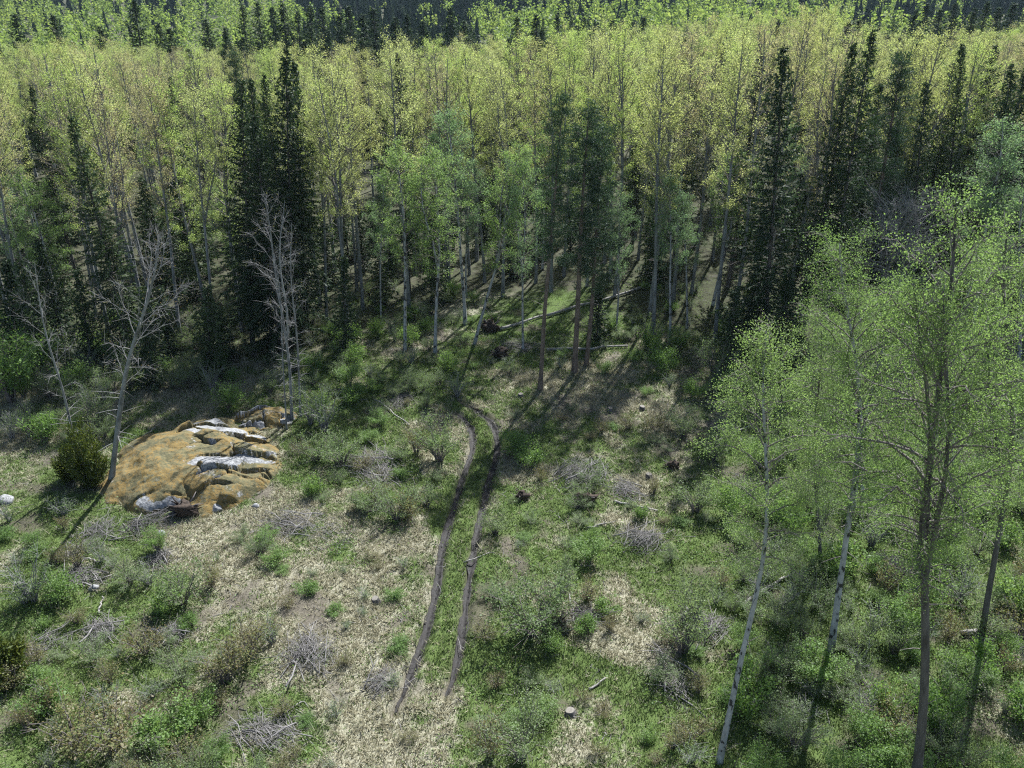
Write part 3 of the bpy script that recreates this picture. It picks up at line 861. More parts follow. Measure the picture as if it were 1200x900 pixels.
tree('birch', 1, 510, 413, 506, 175, 'bright green birch with grey trunk, right neighbour of the white-trunked one', 1.0, CB)
tree('birch', 2, 545, 380, 541, 128, 'pale blue-green birch behind the two bright green ones', 1.05, CB)
tree('birch', 1, 556, 403, 612, 165, 'birch with strongly leaning trunk beside the dark root clump', .95, CB)
tree('birch', 3, 613, 410, 606, 190, 'thin birch left of the tall thin pine', .7, CB)
tree('birch', 2, 785, 402, 795, 205, 'pale birch at the foot of the tall aspens right of the pines', .9, CB)
tree('birch', 3, 722, 388, 735, 225, 'small pale birch right of the two dark pines', .8, CB)
tree('birch', 2, 805, 385, 812, 228, 'small bluish birch left of the tall grey-trunked aspen', .9, CB)
EA = 'tall aspens along the front of the stand'
tree('aspen', 4, 838, 398, 866, 36, 'tall aspen with clean grey trunk left of the big spruce', 1.0, EA)
tree('aspen', 0, 765, 396, 782, 50, 'tall aspen behind the pale birch right of the pines', 1.05, EA)
tree('aspen', 3, 211, 396, 172, 92, 'tall aspen with pale blue-grey trunk above the mossy outcrop', 1.0, EA)
tree('aspen', 1, 252, 404, 232, 105, 'aspen with dark trunk right of the pale-trunked one', .9, EA)
tree('aspen', 5, 113, 372, 70, 120, 'aspen with thin pale stem left of the bare tree crown', .9, EA)
tree('aspen', 5, 150, 400, 120, 110, 'sparse aspen behind the bare pale-limbed tree', .9, EA)
tree('aspen', 3, 30, 400, -5, 95, 'sparse rusty aspen at the left edge of the stand', 1.0, EA)
tree('aspen', 2, 383, 385, 372, 95, 'aspen with dark trunk right of the left spruces', .95, EA)
tree('aspen', 0, 425, 362, 415, 62, 'aspen with straight trunk left of the green birches', 1.0, EA)
DS = 'dark spruces rising through the aspens'
tree('spruce', 0, 296, 402, 278, 88, 'tall dark spruce, leftmost of the spruces above the outcrop', 1.0, DS)
tree('spruce', 1, 318, 392, 296, 92, 'slim spruce touching the leftmost tall one', .8, DS)
tree('spruce', 2, 345, 398, 330, 52, 'tallest dark spruce above the mossy ledge', 1.0, DS)
tree('spruce', 1, 360, 384, 347, 72, 'dark spruce just right of the tallest one above the ledge', .95, DS)
tree('spruce', 2, 893, 426, 924, 50, 'big dark spruce on the right with full skirt to the ground', 1.1, DS)
tree('spruce', 3, 962, 402, 1020, 34, 'tall dark leaning spruce right of the big one', 1.05, DS)
tree('spruce', 1, 940, 396, 998, 50, 'slim spruce between the big spruce and the leaning one', .85, DS)
tree('pine', 1, 1005, 390, 1056, 68, 'dark pine with long leaning bare trunk right of the tall spruces', 1.1, DS)
tree('spruce', 0, 1060, 372, 1088, 92, 'dark spruce behind the pale birch at the upper right', 1.0, DS)
tree('spruce', 2, 1140, 370, 1192, 70, 'dark spruce at the upper right edge', 1.0, DS)
tree('spruce', 1, 1100, 350, 1131, 48, 'slim dark spruce among the yellow aspens at the upper right', .8, DS)
tree('spruce', 1, 480, 345, 466, 62, 'thin dark spruce tip above the bright green birch', .8, DS)
tree('small_spruce', 0, 700, 398, 702, 322, 'young spruce in the lit glade below the dark pines', 1.0)
tree('small_spruce', 1, 405, 412, 402, 300, 'young spruce at the shaded forest edge left of the ruts', 1.0)
tree('small_spruce', 0, 245, 440, 238, 330, 'young dark spruce behind the top of the mossy outcrop', 1.2)
tree('small_spruce', 0, 180, 452, 175, 345, 'young dark spruce behind the left end of the outcrop', 1.2)
tree('small_spruce', 1, 20, 425, 12, 300, 'young spruce in shade at the left edge', 1.2)
tree('small_spruce', 0, 855, 440, 858, 335, 'young spruce at the foot of the big right spruce', 1.3)
tree('small_spruce', 1, 915, 445, 922, 320, 'young dark spruce in the deep shade beneath the leaning spruce', 1.3)

# ------------------------------------------------------------------ the stand behind: aspens, spruces, pines, birches
ORD = ['', 'second', 'third', 'fourth', 'fifth', 'sixth', 'seventh', 'eighth', 'ninth', 'tenth', 'eleventh', 'twelfth', 'thirteenth', 'fourteenth', 'fifteenth', 'sixteenth', 'seventeenth', 'eighteenth', 'nineteenth', 'twentieth']
for tens, th in (('twenty', 'thirtieth'), ('thirty', 'fortieth'), ('forty', 'fiftieth'), ('fifty', 'sixtieth')):
    ORD += [tens + '-' + w for w in ['first'] + ORD[1:9]] + [th]
SECT = [(-999, 'at the left edge'), (60, 'above the thin leaning tree'), (140, 'above the bare pale tree'), (230, 'above the mossy outcrop'), (310, 'behind the tall left spruces'), (390, 'left of the bright green birches'), (460, 'behind the bright green birches'),
        (550, 'above the leaning birch'), (620, 'behind the tall thin pine'), (680, 'behind the dark-crowned pines'), (740, 'above the small pale birches'), (810, 'behind the grey-trunked aspen'), (890, 'behind the big right spruce'), (960, 'behind the leaning spruce'),
        (1040, 'above the grey leafless tree'), (1110, 'above the right pale birch'), (1170, 'at the right edge')]
ROWS = [(0, 'at the front'), (8, 'second row in'), (18, 'third row in'), (30, 'deep inside'), (44, 'at the back')]
stand = []
r = np.random.default_rng(77)
tries = 0
pts = list(TAKEN)
while tries < 9000:
    tries += 1
    y = r.uniform(66, 148); x = r.uniform(-.68, .68) * y
    d = y - float(edge_y(x, y))
    if d < 0: continue
    gap = 2.9 if d < 22 else 3.9
    if any((x - a) ** 2 + (y - b) ** 2 < gap * gap for a, b in pts): continue
    pts.append((x, y)); stand.append((x, y, d))
named = []
for (x, y, d) in stand:
    px, _ = U(x, y, 12.0)
    con = float(fbm(x / 14, y / 14, 2, 61)) + (.35 if px > 950 and d < 20 else 0) + (.15 if 240 < px < 420 and d < 12 else 0)
    q = r.random()
    z = float(terrain0(x, y))
    if d < 34 and q < (.44 if x < -3 else .34): k, H = 'small_spruce', r.uniform(5, 11)
    elif con > .42 and q < .75: k, H = ('spruce' if r.random() < .75 else 'pine'), r.uniform(16, 24)
    elif q < .60 and d < 11: k, H = 'birch', r.uniform(12, 17)
    elif q < (.62 if d < 11 else .50 if d < 34 else .14): k, H = 'spruce', r.uniform(13, 21)
    else: k, H = 'aspen', r.uniform(20.5, 25.5) - 1.0 * (x > 10)
    if k in ('aspen', 'spruce', 'pine'):
        tp = np.interp(px, [0, 150, 300, 400, 500, 600, 700, 800, 880, 960, 1020, 1080, 1150, 1210], [58, 52, 60, 56, 52, 46, 38, 28, 14, 14, 36, 46, 38, 58]) + abs(r.normal()) * 16 - 3
        dd = ray(px, tp); H = min(H + 2, CAM_H + dd[2] * y / dd[1] - z)
    named.append((k, x, y, z, H, d, px))
LOOK = {'aspen': 'yellow-green aspen', 'spruce': 'dark spruce', 'small_spruce': 'young spruce', 'pine': 'dark green pine', 'birch': 'light green birch'}
cells = {}
for t in named:
    px, py = U(t[1], t[2], t[3] + t[4] * .5)
    if px < -70 or px > 1270: continue
    sct = [s for a, s in SECT if px >= a][-1]; row = [s for a, s in ROWS if t[5] >= a][-1]
    cells.setdefault((t[0], sct, row), []).append((px, t))
for (k, sct, row), lst in cells.items():
    lst.sort(key=lambda a: a[0])
    for i, (px, t) in enumerate(lst):
        o = '' if len(lst) == 1 else (', leftmost' if i == 0 else ', %s from left' % ORD[min(i, 19)])
        a = r.integers(0, 9); b = t[1:4]
        plant(k, int(a), b, t[4], (r.normal() * .35, r.normal() * .35), None, r.uniform(.88, 1.15), '%s %s, %s%s' % (LOOK[k], sct, row, o), {'aspen': 'aspens of the stand', 'spruce': 'spruces of the stand', 'small_spruce': 'young spruces of the stand', 'pine': 'pines of the stand', 'birch': 'birches of the stand'}[k])

# tall spruces whose tips rise behind the stand
r = np.random.default_rng(91)
TIPS = [(15, 12), (64, 14), (120, 26), (153, -4), (183, 22), (195, 30), (243, 18), (283, 2), (300, -2), (318, 6), (331, 0), (345, 10), (360, 2), (378, 6), (395, 10), (410, 3), (425, 12), (440, 6), (460, 16), (480, 13), (495, 20), (526, 6), (545, 20),
        (610, 16), (630, 12), (655, 14), (682, 16), (752, 16), (905, 22), (1005, 20), (1072, 8), (1090, 0), (1105, 6), (1120, 1), (1140, 5), (1155, -2), (1175, 4), (1192, 0), (1210, 6)]
for i, (px, py) in enumerate(TIPS):
    d = ray(px, py + 3); y = r.uniform(152, 185); k = y / d[1]; x = d[0] * k; z0 = float(terrain0(x, y))
    zt = CAM_H + d[2] * k
    plant('spruce', i, (x, y, z0), zt - z0, (0, 0), None, r.uniform(1.5, 1.9), 'dark spruce tip rising behind the aspen stand, %s of these from the left' % (ORD[i] or 'first'), 'dark spruces behind the stand')

# ------------------------------------------------------------------ the wood beyond, a mass of crowns
def wood(name, n, y0, y1, seed, conifer, lod, ls=1.0):
    r = np.random.default_rng(seed)
    Vs = []; R_ = []
    base = []
    for v in range(5):
        if conifer:
            m = lod; u = .3 + .7 * r.random(m) ** .9; a = r.uniform(0, 6.28, m)
            C = np.stack([np.cos(a) * .04, np.sin(a) * .04, u * .98 + .02], 1)
            rad = .115 * (1 - u) ** .85 * r.uniform(.5, 1.15, m) + .006
            D = np.stack([np.cos(a) * rad * 1.0, np.sin(a) * rad, -rad * .55 + .01], 1); C[:, :2] *= (1 - u)[:, None]
            S = np.stack([-np.sin(a), np.cos(a), r.normal(size=m) * .2], 1) * ((rad * .30 + .004) * ls)[:, None]
            base.append(np.stack([C, C + D * .6 + S, C + D, C + D * .6 - S], 1))
            tiers = []
            for q in range(6):
                z1 = .26 + .12 * q; z2 = min(1.0, z1 + .20); ra = .17 * (1 - z1) + .01
                an = np.arange(7) * 2 * math.pi / 7 + q; rr_ = ra * r.uniform(.6, 1.25, 7)
                lo = np.stack([np.cos(an) * rr_, np.sin(an) * rr_, np.full(7, z1) - .04 * r.random(7)], 1); hi = np.stack([np.cos(an) * .004, np.sin(an) * .004, np.full(7, z2)], 1)
                tiers.append(np.stack([lo, np.roll(lo, -1, 0), np.roll(hi, -1, 0), hi], 1))
            base[-1] = np.concatenate([base[-1]] + tiers)
        else:
            m = lod; u = r.random(m); a = r.uniform(0, 6.28, m)
            nb = 26; ca = r.uniform(0, 6.28, nb); cu = r.random(nb); b = r.integers(0, nb, m)
            rr = .13 * np.sin(np.pi * np.clip(cu * .9 + .1, 0, 1)) ** .7 * r.uniform(.4, 1, nb)
            C = np.stack([np.cos(ca[b]) * rr[b], np.sin(ca[b]) * rr[b], .36 + .62 * cu[b]], 1) + r.normal(size=(m, 3)) * np.array([.028, .028, .035])
            N = r.normal(size=(m, 3)); A = np.cross(N, r.normal(size=(m, 3))); A /= np.linalg.norm(A, axis=1)[:, None]; B = np.cross(A, N); B /= np.linalg.norm(B, axis=1)[:, None]
            l = r.uniform(.010, .022, m)[:, None] * ls
            base.append(np.stack([C - A * l, C + B * l * .7, C + A * l, C - B * l * .7], 1))
    k = 0
    while k < n:
        y = y0 + (y1 - y0) * r.random() ** 1.2; x = r.uniform(-.72, .72) * y
        px, _ = U(x, y, 10)
        mask = fbm(x / 45, y / 60, 3, 140) + (.5 if (350 < px < 560 and y < 380) or px > 1060 else -.05) - (.25 if px < 330 and y < 260 else 0) + (.5 if y > 430 else 0) - (.5 if px < 340 and y > 280 else 0)
        if (mask > .12) != conifer and r.random() < .93: continue
        if conifer and r.random() < .15: pass
        H = r.uniform(13, 21) if conifer else r.uniform(15, 21)
        a = r.uniform(0, 6.28); c, s = math.cos(a), math.sin(a)
        V = base[r.integers(0, 5)] * np.array([H * (1.05 if conifer else 1.15), H * (1.05 if conifer else 1.15), H])
        V = np.stack([V[..., 0] * c - V[..., 1] * s, V[..., 0] * s + V[..., 1] * c, V[..., 2]], -1) + np.array([x, y, float(terrain0(x, y))])
        Vs.append(V); R_.append(np.clip(r.random() * .6 + r.random(len(V)) * .4, 0, 1)); k += 1
    V = np.vstack(Vs)
    me = mkmesh(name, V.reshape(-1, 3), np.arange(4 * len(V)).reshape(-1, 4), M['spruce_needle' if conifer else 'green_far'], np.concatenate(R_))
    o = obj(name, me); o['kind'] = 'stuff'
    o['label'] = ('%s dark conifer wood %s' if conifer else '%s light green broadleaf wood %s') % (('distant', 'on the far slope at the top') if y0 > 200 else ('nearer', 'just beyond the aspen stand'))
    o['category'] = 'wood'
    return o


wood('far_conifer_forest', 4200, 285, 800, 15, True, 50, 2.0)
wood('far_broadleaf_forest', 2000, 285, 800, 16, False, 120, 1.5)


def near_wood(name, n, seed, conifer, label):
    # a mass of the same crowns as in the stand, past what one can count
    r = np.random.default_rng(seed); pts, sc_, rz, pk = [], [], [], []
    src = [t for k, t, b, H in DONE if k == ('spruce' if conifer else 'aspen')]
    crowns = {}
    for t in src:
        for c in t.children:
            if c.name.startswith('crown'): crowns.setdefault(c.data.name, c)
    crowns = [crowns[k] for k in sorted(crowns)]
    Hp = 24 if conifer else 25
    while len(pts) < n:
        y = r.uniform(149, 290); x = r.uniform(-.72, .72) * y
        px, _ = U(x, y, 10)
        mask = fbm(x / 45, y / 60, 3, 140) + (.5 if 270 < px < 720 or px > 1060 else .05) - (.25 if px < 330 and y < 260 else 0)
        if (mask > .12) != conifer and r.random() < .93: continue
        H = r.uniform(14, 21) if conifer else r.uniform(15, 20)
        s = H / Hp; w = s ** .6 * r.uniform(1.1, 1.5)
        pts.append((x, y, float(terrain0(x, y)))); sc_.append((w, w, s)); rz.append(r.uniform(0, 6.28)); pk.append(int(r.integers(0, len(crowns))))
    me = bpy.data.meshes.new(name); me.from_pydata(pts, [], [])
    me.attributes.new('sc', 'FLOAT_VECTOR', 'POINT').data.foreach_set('vector', np.array(sc_, np.float32).ravel())
    me.attributes.new('rz', 'FLOAT', 'POINT').data.foreach_set('value', np.array(rz, np.float32))
    me.attributes.new('pk', 'INT', 'POINT').data.foreach_set('value', np.array(pk, np.int32))
    g = bpy.data.node_groups.new(name, 'GeometryNodeTree')
    g.interface.new_socket('Geometry', in_out='INPUT', socket_type='NodeSocketGeometry'); g.interface.new_socket('Geometry', in_out='OUTPUT', socket_type='NodeSocketGeometry')
    N, L = g.nodes, g.links
    gi, go = N.new('NodeGroupInput'), N.new('NodeGroupOutput')
    ip = N.new('GeometryNodeInstanceOnPoints'); jn = N.new('GeometryNodeJoinGeometry')
    for c in crowns:
        oi = N.new('GeometryNodeObjectInfo'); oi.transform_space = 'ORIGINAL'; oi.inputs['Object'].default_value = c; oi.inputs['As Instance'].default_value = True
        L.new(oi.outputs['Geometry'], jn.inputs[0])
    def at(nm, ty):
        a = N.new('GeometryNodeInputNamedAttribute'); a.data_type = ty; a.inputs['Name'].default_value = nm; return a.outputs['Attribute']
    cx = N.new('ShaderNodeCombineXYZ'); L.new(at('rz', 'FLOAT'), cx.inputs['Z'])
    L.new(gi.outputs[0], ip.inputs['Points']); L.new(jn.outputs[0], ip.inputs['Instance'])
    ip.inputs['Pick Instance'].default_value = True
    L.new(at('pk', 'INT'), ip.inputs['Instance Index']); L.new(cx.outputs[0], ip.inputs['Rotation']); L.new(at('sc', 'FLOAT_VECTOR'), ip.inputs['Scale'])
    L.new(ip.outputs[0], go.inputs[0])
    o = obj(name, me); o['kind'] = 'stuff'; o['label'] = label; o['category'] = 'wood'
    md = o.modifiers.new('crowns', 'NODES'); md.node_group = g


near_wood('conifer_forest', 1100, 5, True, 'nearer dark conifer wood just beyond the aspen stand')
near_wood('broadleaf_forest', 480, 6, False, 'nearer light green broadleaf wood just beyond the aspen stand')

# ------------------------------------------------------------------ the air: a thin even haze round camera and wood
hv = np.array([[x, y, z] for z in (-26, 42) for y in (-70, 1000) for x in (-900, 900)], float)
m, nt, N, L = newmat('haze')
pv = N.new('ShaderNodeVolumePrincipled'); pv.inputs['Color'].default_value = (.62, .80, 1.0, 1); pv.inputs['Density'].default_value = .00006; pv.inputs['Anisotropy'].default_value = .3
ou = N.new('ShaderNodeOutputMaterial'); L.new(pv.outputs[0], ou.inputs['Volume'])
hz = obj('haze', mkmesh('haze', hv, np.array([[0, 2, 3, 1], [4, 5, 7, 6], [0, 1, 5, 4], [2, 6, 7, 3], [0, 4, 6, 2], [1, 3, 7, 5]]), m)); hz['kind'] = 'stuff'; hz['label'] = 'thin bluish haze over the far wood'
# ------------------------------------------------------------------ shrubs one can point at
def bush(kind, var, px, py, H, label, wide=1.0, group=None):
    return plant(kind, var, P(px, py), H, (0, 0), None, wide, label, group)


CS = 'shrubs in the clearing'
for a in [
    ('juniper', 0, 108, 570, 5.6, 'dense yellow-green juniper bush between the two bare trees left of the outcrop', .95),
    ('juniper', 1, 12, 800, 2.9, 'yellow-green juniper at the left edge near the bottom', 1.2),
    ('juniper', 1, 84, 560, 2.6, 'smaller dark juniper against the left side of the tall one', 1.1),
    ('willow', 0, 622, 742, 3.8, 'large grey-green willow shrub right of the ruts with a dark root clump', 1.5),
    ('willow', 1, 645, 720, 3.0, 'lower willow shrub growing into the right side of the large one', 1.3),
    ('willow', 2, 612, 890, 3.4, 'thin willow shrub at the bottom middle', 1.2),
    ('rusty', 0, 575, 885, 2.4, 'rusty sapling bush left of the thin willow at the bottom', 1.2),
    ('willow', 1, 800, 765, 3.6, 'upright dark green willow shrub beside the pale logs', 1.1),
    ('willow', 0, 812, 725, 3.0, 'willow shrub just behind the upright dark one by the logs', 1.0),
    ('leafy', 2, 690, 660, 1.8, 'low pale green bush below the big brush pile', 1.3),
    ('willow', 1, 215, 708, 2.8, 'round willow shrub in the grass below the outcrop', 1.25),
    ('rusty', 0, 265, 800, 2.6, 'rusty brown sapling thicket right of the round willow shrub', 1.5),
    ('rusty', 1, 290, 770, 2.4, 'small rusty thicket nearest the grey brush heap', 1.2),
    ('rusty', 0, 135, 880, 2.9, 'big rusty and green thicket at the bottom left', 1.7),
    ('rusty', 1, 90, 870, 2.3, 'rusty thicket left of the big one at the bottom left', 1.5),
    ('leafy', 1, 190, 865, 1.9, 'green bush right of the big rusty thicket', 1.4),
    ('leafy', 1, 60, 835, 1.7, 'green bush above the rusty thicket at the bottom left', 1.3),
    ('sparse', 0, 40, 705, 3.4, 'dark twiggy shrub at the left below the boulder', 1.3),
    ('leafy', 0, 70, 700, 2.0, 'green bush touching the dark twiggy shrub', 1.3),
    ('willow', 0, 515, 540, 3.6, 'green willow shrub left of the bend of the ruts', 1.25),
    ('rusty', 0, 488, 532, 2.4, 'rusty-tinged bush left of the willow at the bend', 1.1),
    ('sparse', 0, 380, 505, 3.8, 'tall grey twiggy shrub right of the bare stems by the outcrop', 1.4),
    ('sparse', 1, 365, 496, 3.2, 'grey twiggy shrub behind the bare stems by the outcrop', 1.3),
    ('willow', 1, 400, 545, 2.6, 'green willow bush below the tall grey twiggy shrub', 1.5),
    ('willow', 0, 372, 540, 2.2, 'low willow bush right of the mossy outcrop', 1.4),
    ('leafy', 0, 268, 478, 2.5, 'bright green bush growing on top of the mossy outcrop', 1.1),
    ('willow', 2, 465, 610, 2.6, 'wide green bush left of the ruts', 1.3),
    ('rusty', 1, 478, 606, 2.2, 'rusty bush merging with the wide green bush left of the ruts', 1.2),
    ('willow', 1, 430, 598, 2.0, 'low green bush left of the wide bush near the ruts', 1.4),
    ('willow', 1, 580, 625, 2.0, 'dark low bush at the right rut', 1.1),
    ('leafy', 0, 610, 535, 2.2, 'bright bush right of the bend of the ruts', 1.2),
    ('leafy', 1, 625, 548, 1.6, 'small bright bush right of the one by the bend', 1.2),
    ('leafy', 0, 780, 437, 2.6, 'green bush at the forest shadow edge below the pale birch', 1.2),
    ('willow', 0, 800, 510, 2.4, 'green bush in the shade right of the glade', 1.3),
    ('willow', 1, 815, 600, 2.6, 'green bush between brush and birches on the right', 1.3),
    ('willow', 2, 838, 445, 4.2, 'tall dim willow at the foot of the spruces', 1.3),
    ('leafy', 2, 15, 470, 6.0, 'tall yellow-green leafy shrub in the forest edge at far left', 1.6),
    ('leafy', 2, 45, 440, 5.0, 'yellow-green shrub right of the tall one at far left', 1.5),
]: bush(*a, group=CS)

# shrubs that grow thickly: below the birches, along the forest edge and here and there in the grass
r = np.random.default_rng(501)
REG = [((-40, 375, 200, 428), 26, ['willow', 'sparse', 'leafy'], (1.0, 3.0), 'under the aspens at the left'),
       ((200, 370, 420, 408), 26, ['willow', 'sparse', 'willow'], (1.0, 2.6), 'under the dark spruces above the outcrop'),
       ((400, 335, 560, 395), 22, ['willow', 'sparse', 'leafy'], (.8, 2.2), 'under the stand behind the green birches'),
       ((690, 335, 860, 400), 22, ['willow', 'sparse', 'leafy'], (.8, 2.2), 'under the aspens right of the pines'),
       ((835, 470, 1260, 640), 90, ['willow', 'leafy', 'leafy', 'sparse'], (1.2, 2.8), 'between the dark spruces and the near birches'),
       ((860, 640, 1010, 930), 42, ['willow', 'leafy', 'willow', 'sparse'], (1.0, 2.4), 'around the white birch trunks'),
       ((1010, 640, 1290, 940), 70, ['willow', 'leafy', 'leafy', 'rusty', 'sparse'], (1.0, 2.6), 'around the big forked tree'),
       ((-40, 425, 130, 520), 26, ['willow', 'leafy', 'sparse'], (1.2, 3.2), 'along the forest edge at far left'),
       ((130, 405, 330, 462), 26, ['willow', 'sparse', 'leafy'], (1.2, 3.0), 'in the shade behind the mossy outcrop'),
       ((330, 395, 540, 470), 34, ['willow', 'sparse', 'leafy', 'willow'], (.9, 2.4), 'below the green birches'),
       ((540, 345, 800, 440), 22, ['leafy', 'willow', 'sparse'], (.7, 1.6), 'in the glade among the pine trunks'),
       ((740, 400, 960, 470), 24, ['willow', 'sparse', 'leafy'], (1.0, 2.6), 'at the foot of the dark spruces'),
       ((340, 470, 520, 600), 22, ['willow', 'leafy', 'rusty'], (.7, 1.6), 'between the outcrop and the ruts'),
       ((600, 480, 830, 640), 26, ['willow', 'leafy', 'rusty'], (.5, 1.3), 'around the big brush pile'),
       ((560, 640, 860, 900), 38, ['leafy', 'willow', 'rusty', 'sparse'], (.5, 1.5), 'right of the ruts'),
       ((0, 590, 330, 920), 66, ['leafy', 'rusty', 'willow', 'rusty', 'sparse'], (.6, 2.0), 'in the brushy lower left'),
       ((330, 620, 500, 920), 24, ['rusty', 'leafy', 'sparse'], (.4, 1.0), 'in the straw grass left of the ruts')]
SN = {'willow': 'grey-green willow bush', 'leafy': 'bright green bush', 'rusty': 'rusty sapling bush', 'sparse': 'thin twiggy bush'}
for (x0, y0, x1, y1), n, kinds, (h0, h1), where in REG:
    lst = []
    for k in range(n):
        for _ in range(20):
            px, py = r.uniform(x0, x1), r.uniform(y0, y1)
            b = P(px, py)
            if float(np.min(np.hypot(MIDTRACK[:, 0] - b[0], MIDTRACK[:, 1] - b[1]))) < 2.0: continue
            if float(np.min(np.hypot(STRIP[:, 0] - b[0], STRIP[:, 1] - b[1]))) < 1.2: continue
            if np.hypot(b[0] - ROCK[0], b[1] - ROCK[1]) < 6.2: continue
            if all((b[0] - q[0]) ** 2 + (b[1] - q[1]) ** 2 > .9 for _, _, q in lst): break
        else: continue
        lst.append((kinds[int(r.integers(0, len(kinds)))], px, b))
    for kd in set(kinds):
        sub = sorted([s for s in lst if s[0] == kd], key=lambda s: s[1])
        for i, (_, px, b) in enumerate(sub):
            o = '' if len(sub) == 1 else (', leftmost' if i == 0 else (', rightmost' if i == len(sub) - 1 else ', %s from left' % ORD[i]))
            plant(kd, int(r.integers(0, 3)), b, r.uniform(h0, h1), (0, 0), None, r.uniform(.9, 1.35), '%s %s%s' % (SN[kd], where, o), CS)


# ------------------------------------------------------------------ brush piles, logs, stumps
def stick_mesh(seed, L, rad, forks=2):
    r = np.random.default_rng(seed); random.seed(seed)
    g = Geo(); n = 5
    p = np.stack([np.linspace(-L / 2, L / 2, n), np.cumsum(r.normal(size=n) * .06 * L), np.cumsum(r.normal(size=n) * .03 * L)], 1)
    g.tube(p, np.linspace(rad, rad * .35, n), 5, True)
    for k in range(forks):
        i = r.integers(1, 4); d = np.array([.8, r.choice([-1, 1]) * r.uniform(.4, .9), r.uniform(-.1, .4)]) * L * r.uniform(.15, .35)
        g.tube([p[i] - d * .02, p[i] + d * .5, p[i] + d], [rad * .5, rad * .35, rad * .15], 4)
    return g.mesh('branch', M['slash'])


STICKS = [stick_mesh(700 + i, 1.0, rd, f) for i, (rd, f) in enumerate([(.013, 2), (.018, 1), (.010, 3), (.015, 0), (.011, 2), (.022, 1)])]


def brush_pile(px, py, rad, hgt, n, label, seed, twigs=220, mat=None):
    r = np.random.default_rng(seed); random.seed(seed)
    b = P(px, py)
    t = thing('brush_pile', label, 'brush pile', b, (0, 0, 0), None, 'heaps of grey felling brush')
    main = r.uniform(0, 3.14)
    cl = [np.array([math.cos(main), math.sin(main)]) * rad * r.uniform(-.8, .8) + r.normal(size=2) * rad * .25 for _ in range(4)]
    for k in range(n):
        c0 = cl[int(r.integers(0, len(cl)))]; x, y = c0 + r.normal(size=2) * rad * .28
        f = min(1, math.hypot(x, y) / rad / 1.1)
        z = float(terrain0(b[0] + x, b[1] + y)) - b[2] + hgt * (1 - f * f) * r.uniform(.2, 1) + .06
        L = r.uniform(.6, 1.6) if r.random() < .75 else r.uniform(1.8, 3.4)
        obj('branch', STICKS[int(r.integers(0, 6))], t, (x, y, z), (r.normal() * .14, r.normal() * .12, main + r.normal() * .7), (L, L * .7 + .3, L * .7 + .3))
    g = Geo()
    for k in range(twigs):
        c0 = cl[int(r.integers(0, len(cl)))]; x, y = c0 + r.normal(size=2) * rad * .34
        f = min(1.2, math.hypot(x, y) / rad / 1.1)
        z = float(terrain0(b[0] + x, b[1] + y)) - b[2] + hgt * max(0, 1 - f * f) * r.random() + .04
        d = np.array([math.cos(main + r.normal() * .9), math.sin(main + r.normal() * .9), r.normal() * .13]) * r.uniform(.25, 1.0)
        p = np.array([x, y, z]); m = r.normal(size=3) * .04
        g.tube([p - d / 2, p + m, p + d / 2], np.array([.013, .010, .005]) * r.uniform(.6, 1.3), 3)
    o = obj('twigs', g.mesh('twigs', M['slash']), t); o['kind'] = 'stuff'
    return t


for k, a in enumerate([
    (686, 556, 2.1, 1.0, 60, 'largest grey brush pile, heaped right of the ruts below the pines'),
    (745, 642, 1.7, .8, 40, 'brush pile with pale sticks below the largest one'),
    (355, 618, 2.4, .5, 46, 'flat grey brush heap right of the mossy outcrop'),
    (365, 768, 1.9, .6, 46, 'grey brush heap beside the rusty thicket'),
    (318, 872, 1.5, .6, 44, 'grey brush heap with pale sticks at the bottom, left of centre'),
    (180, 615, 1.5, .5, 34, 'brush heap against the near foot of the mossy outcrop'),
    (110, 628, 1.8, .35, 34, 'flat brush heap left of the outcrop foot'),
    (95, 678, 1.3, .35, 26, 'small brush heap with pale logs at the left'),
    (190, 650, 1.0, .3, 18, 'small scatter of brush above the round willow'),
    (445, 546, 2.6, .5, 46, 'long brush heap behind the bushes left of the ruts'),
    (48, 760, 1.4, .4, 28, 'brush heap beside the juniper at the left edge'),
    (120, 740, 1.2, .3, 20, 'scatter of pale broken branches on the left'),
    (735, 578, 1.2, .35, 22, 'small brush heap right of the largest pile'),
    (818, 742, 1.6, .5, 30, 'brush heap with pale logs beside the upright willow'),
    (790, 790, 1.4, .3, 22, 'flat brush scatter below the pale logs'),
    (1030, 850, 1.6, .5, 34, 'brush heap in shade between the birch and the forked tree'),
    (1040, 665, 1.8, .5, 30, 'brownish brush heap behind the tall white birch'),
    (1170, 745, 1.8, .5, 30, 'brush heap at the right edge under the trees'),
    (690, 725, 1.0, .3, 18, 'small brush scatter right of the large willow'),
    (440, 805, 1.0, .3, 16, 'small brush scatter left of the ruts at the bottom'),
    (205, 745, 1.2, .35, 20, 'brush scatter under the round willow'),
    (605, 408, 1.6, .3, 20, 'brush scatter in the glade beside the dark root clumps'),
    (850, 505, 1.4, .35, 20, 'brush heap in the spruce shade'),
    (470, 470, 1.3, .3, 18, 'brush scatter in the grass below the green birches'),
]): brush_pile(*a, seed=800 + k, twigs=int(210 * a[2]))


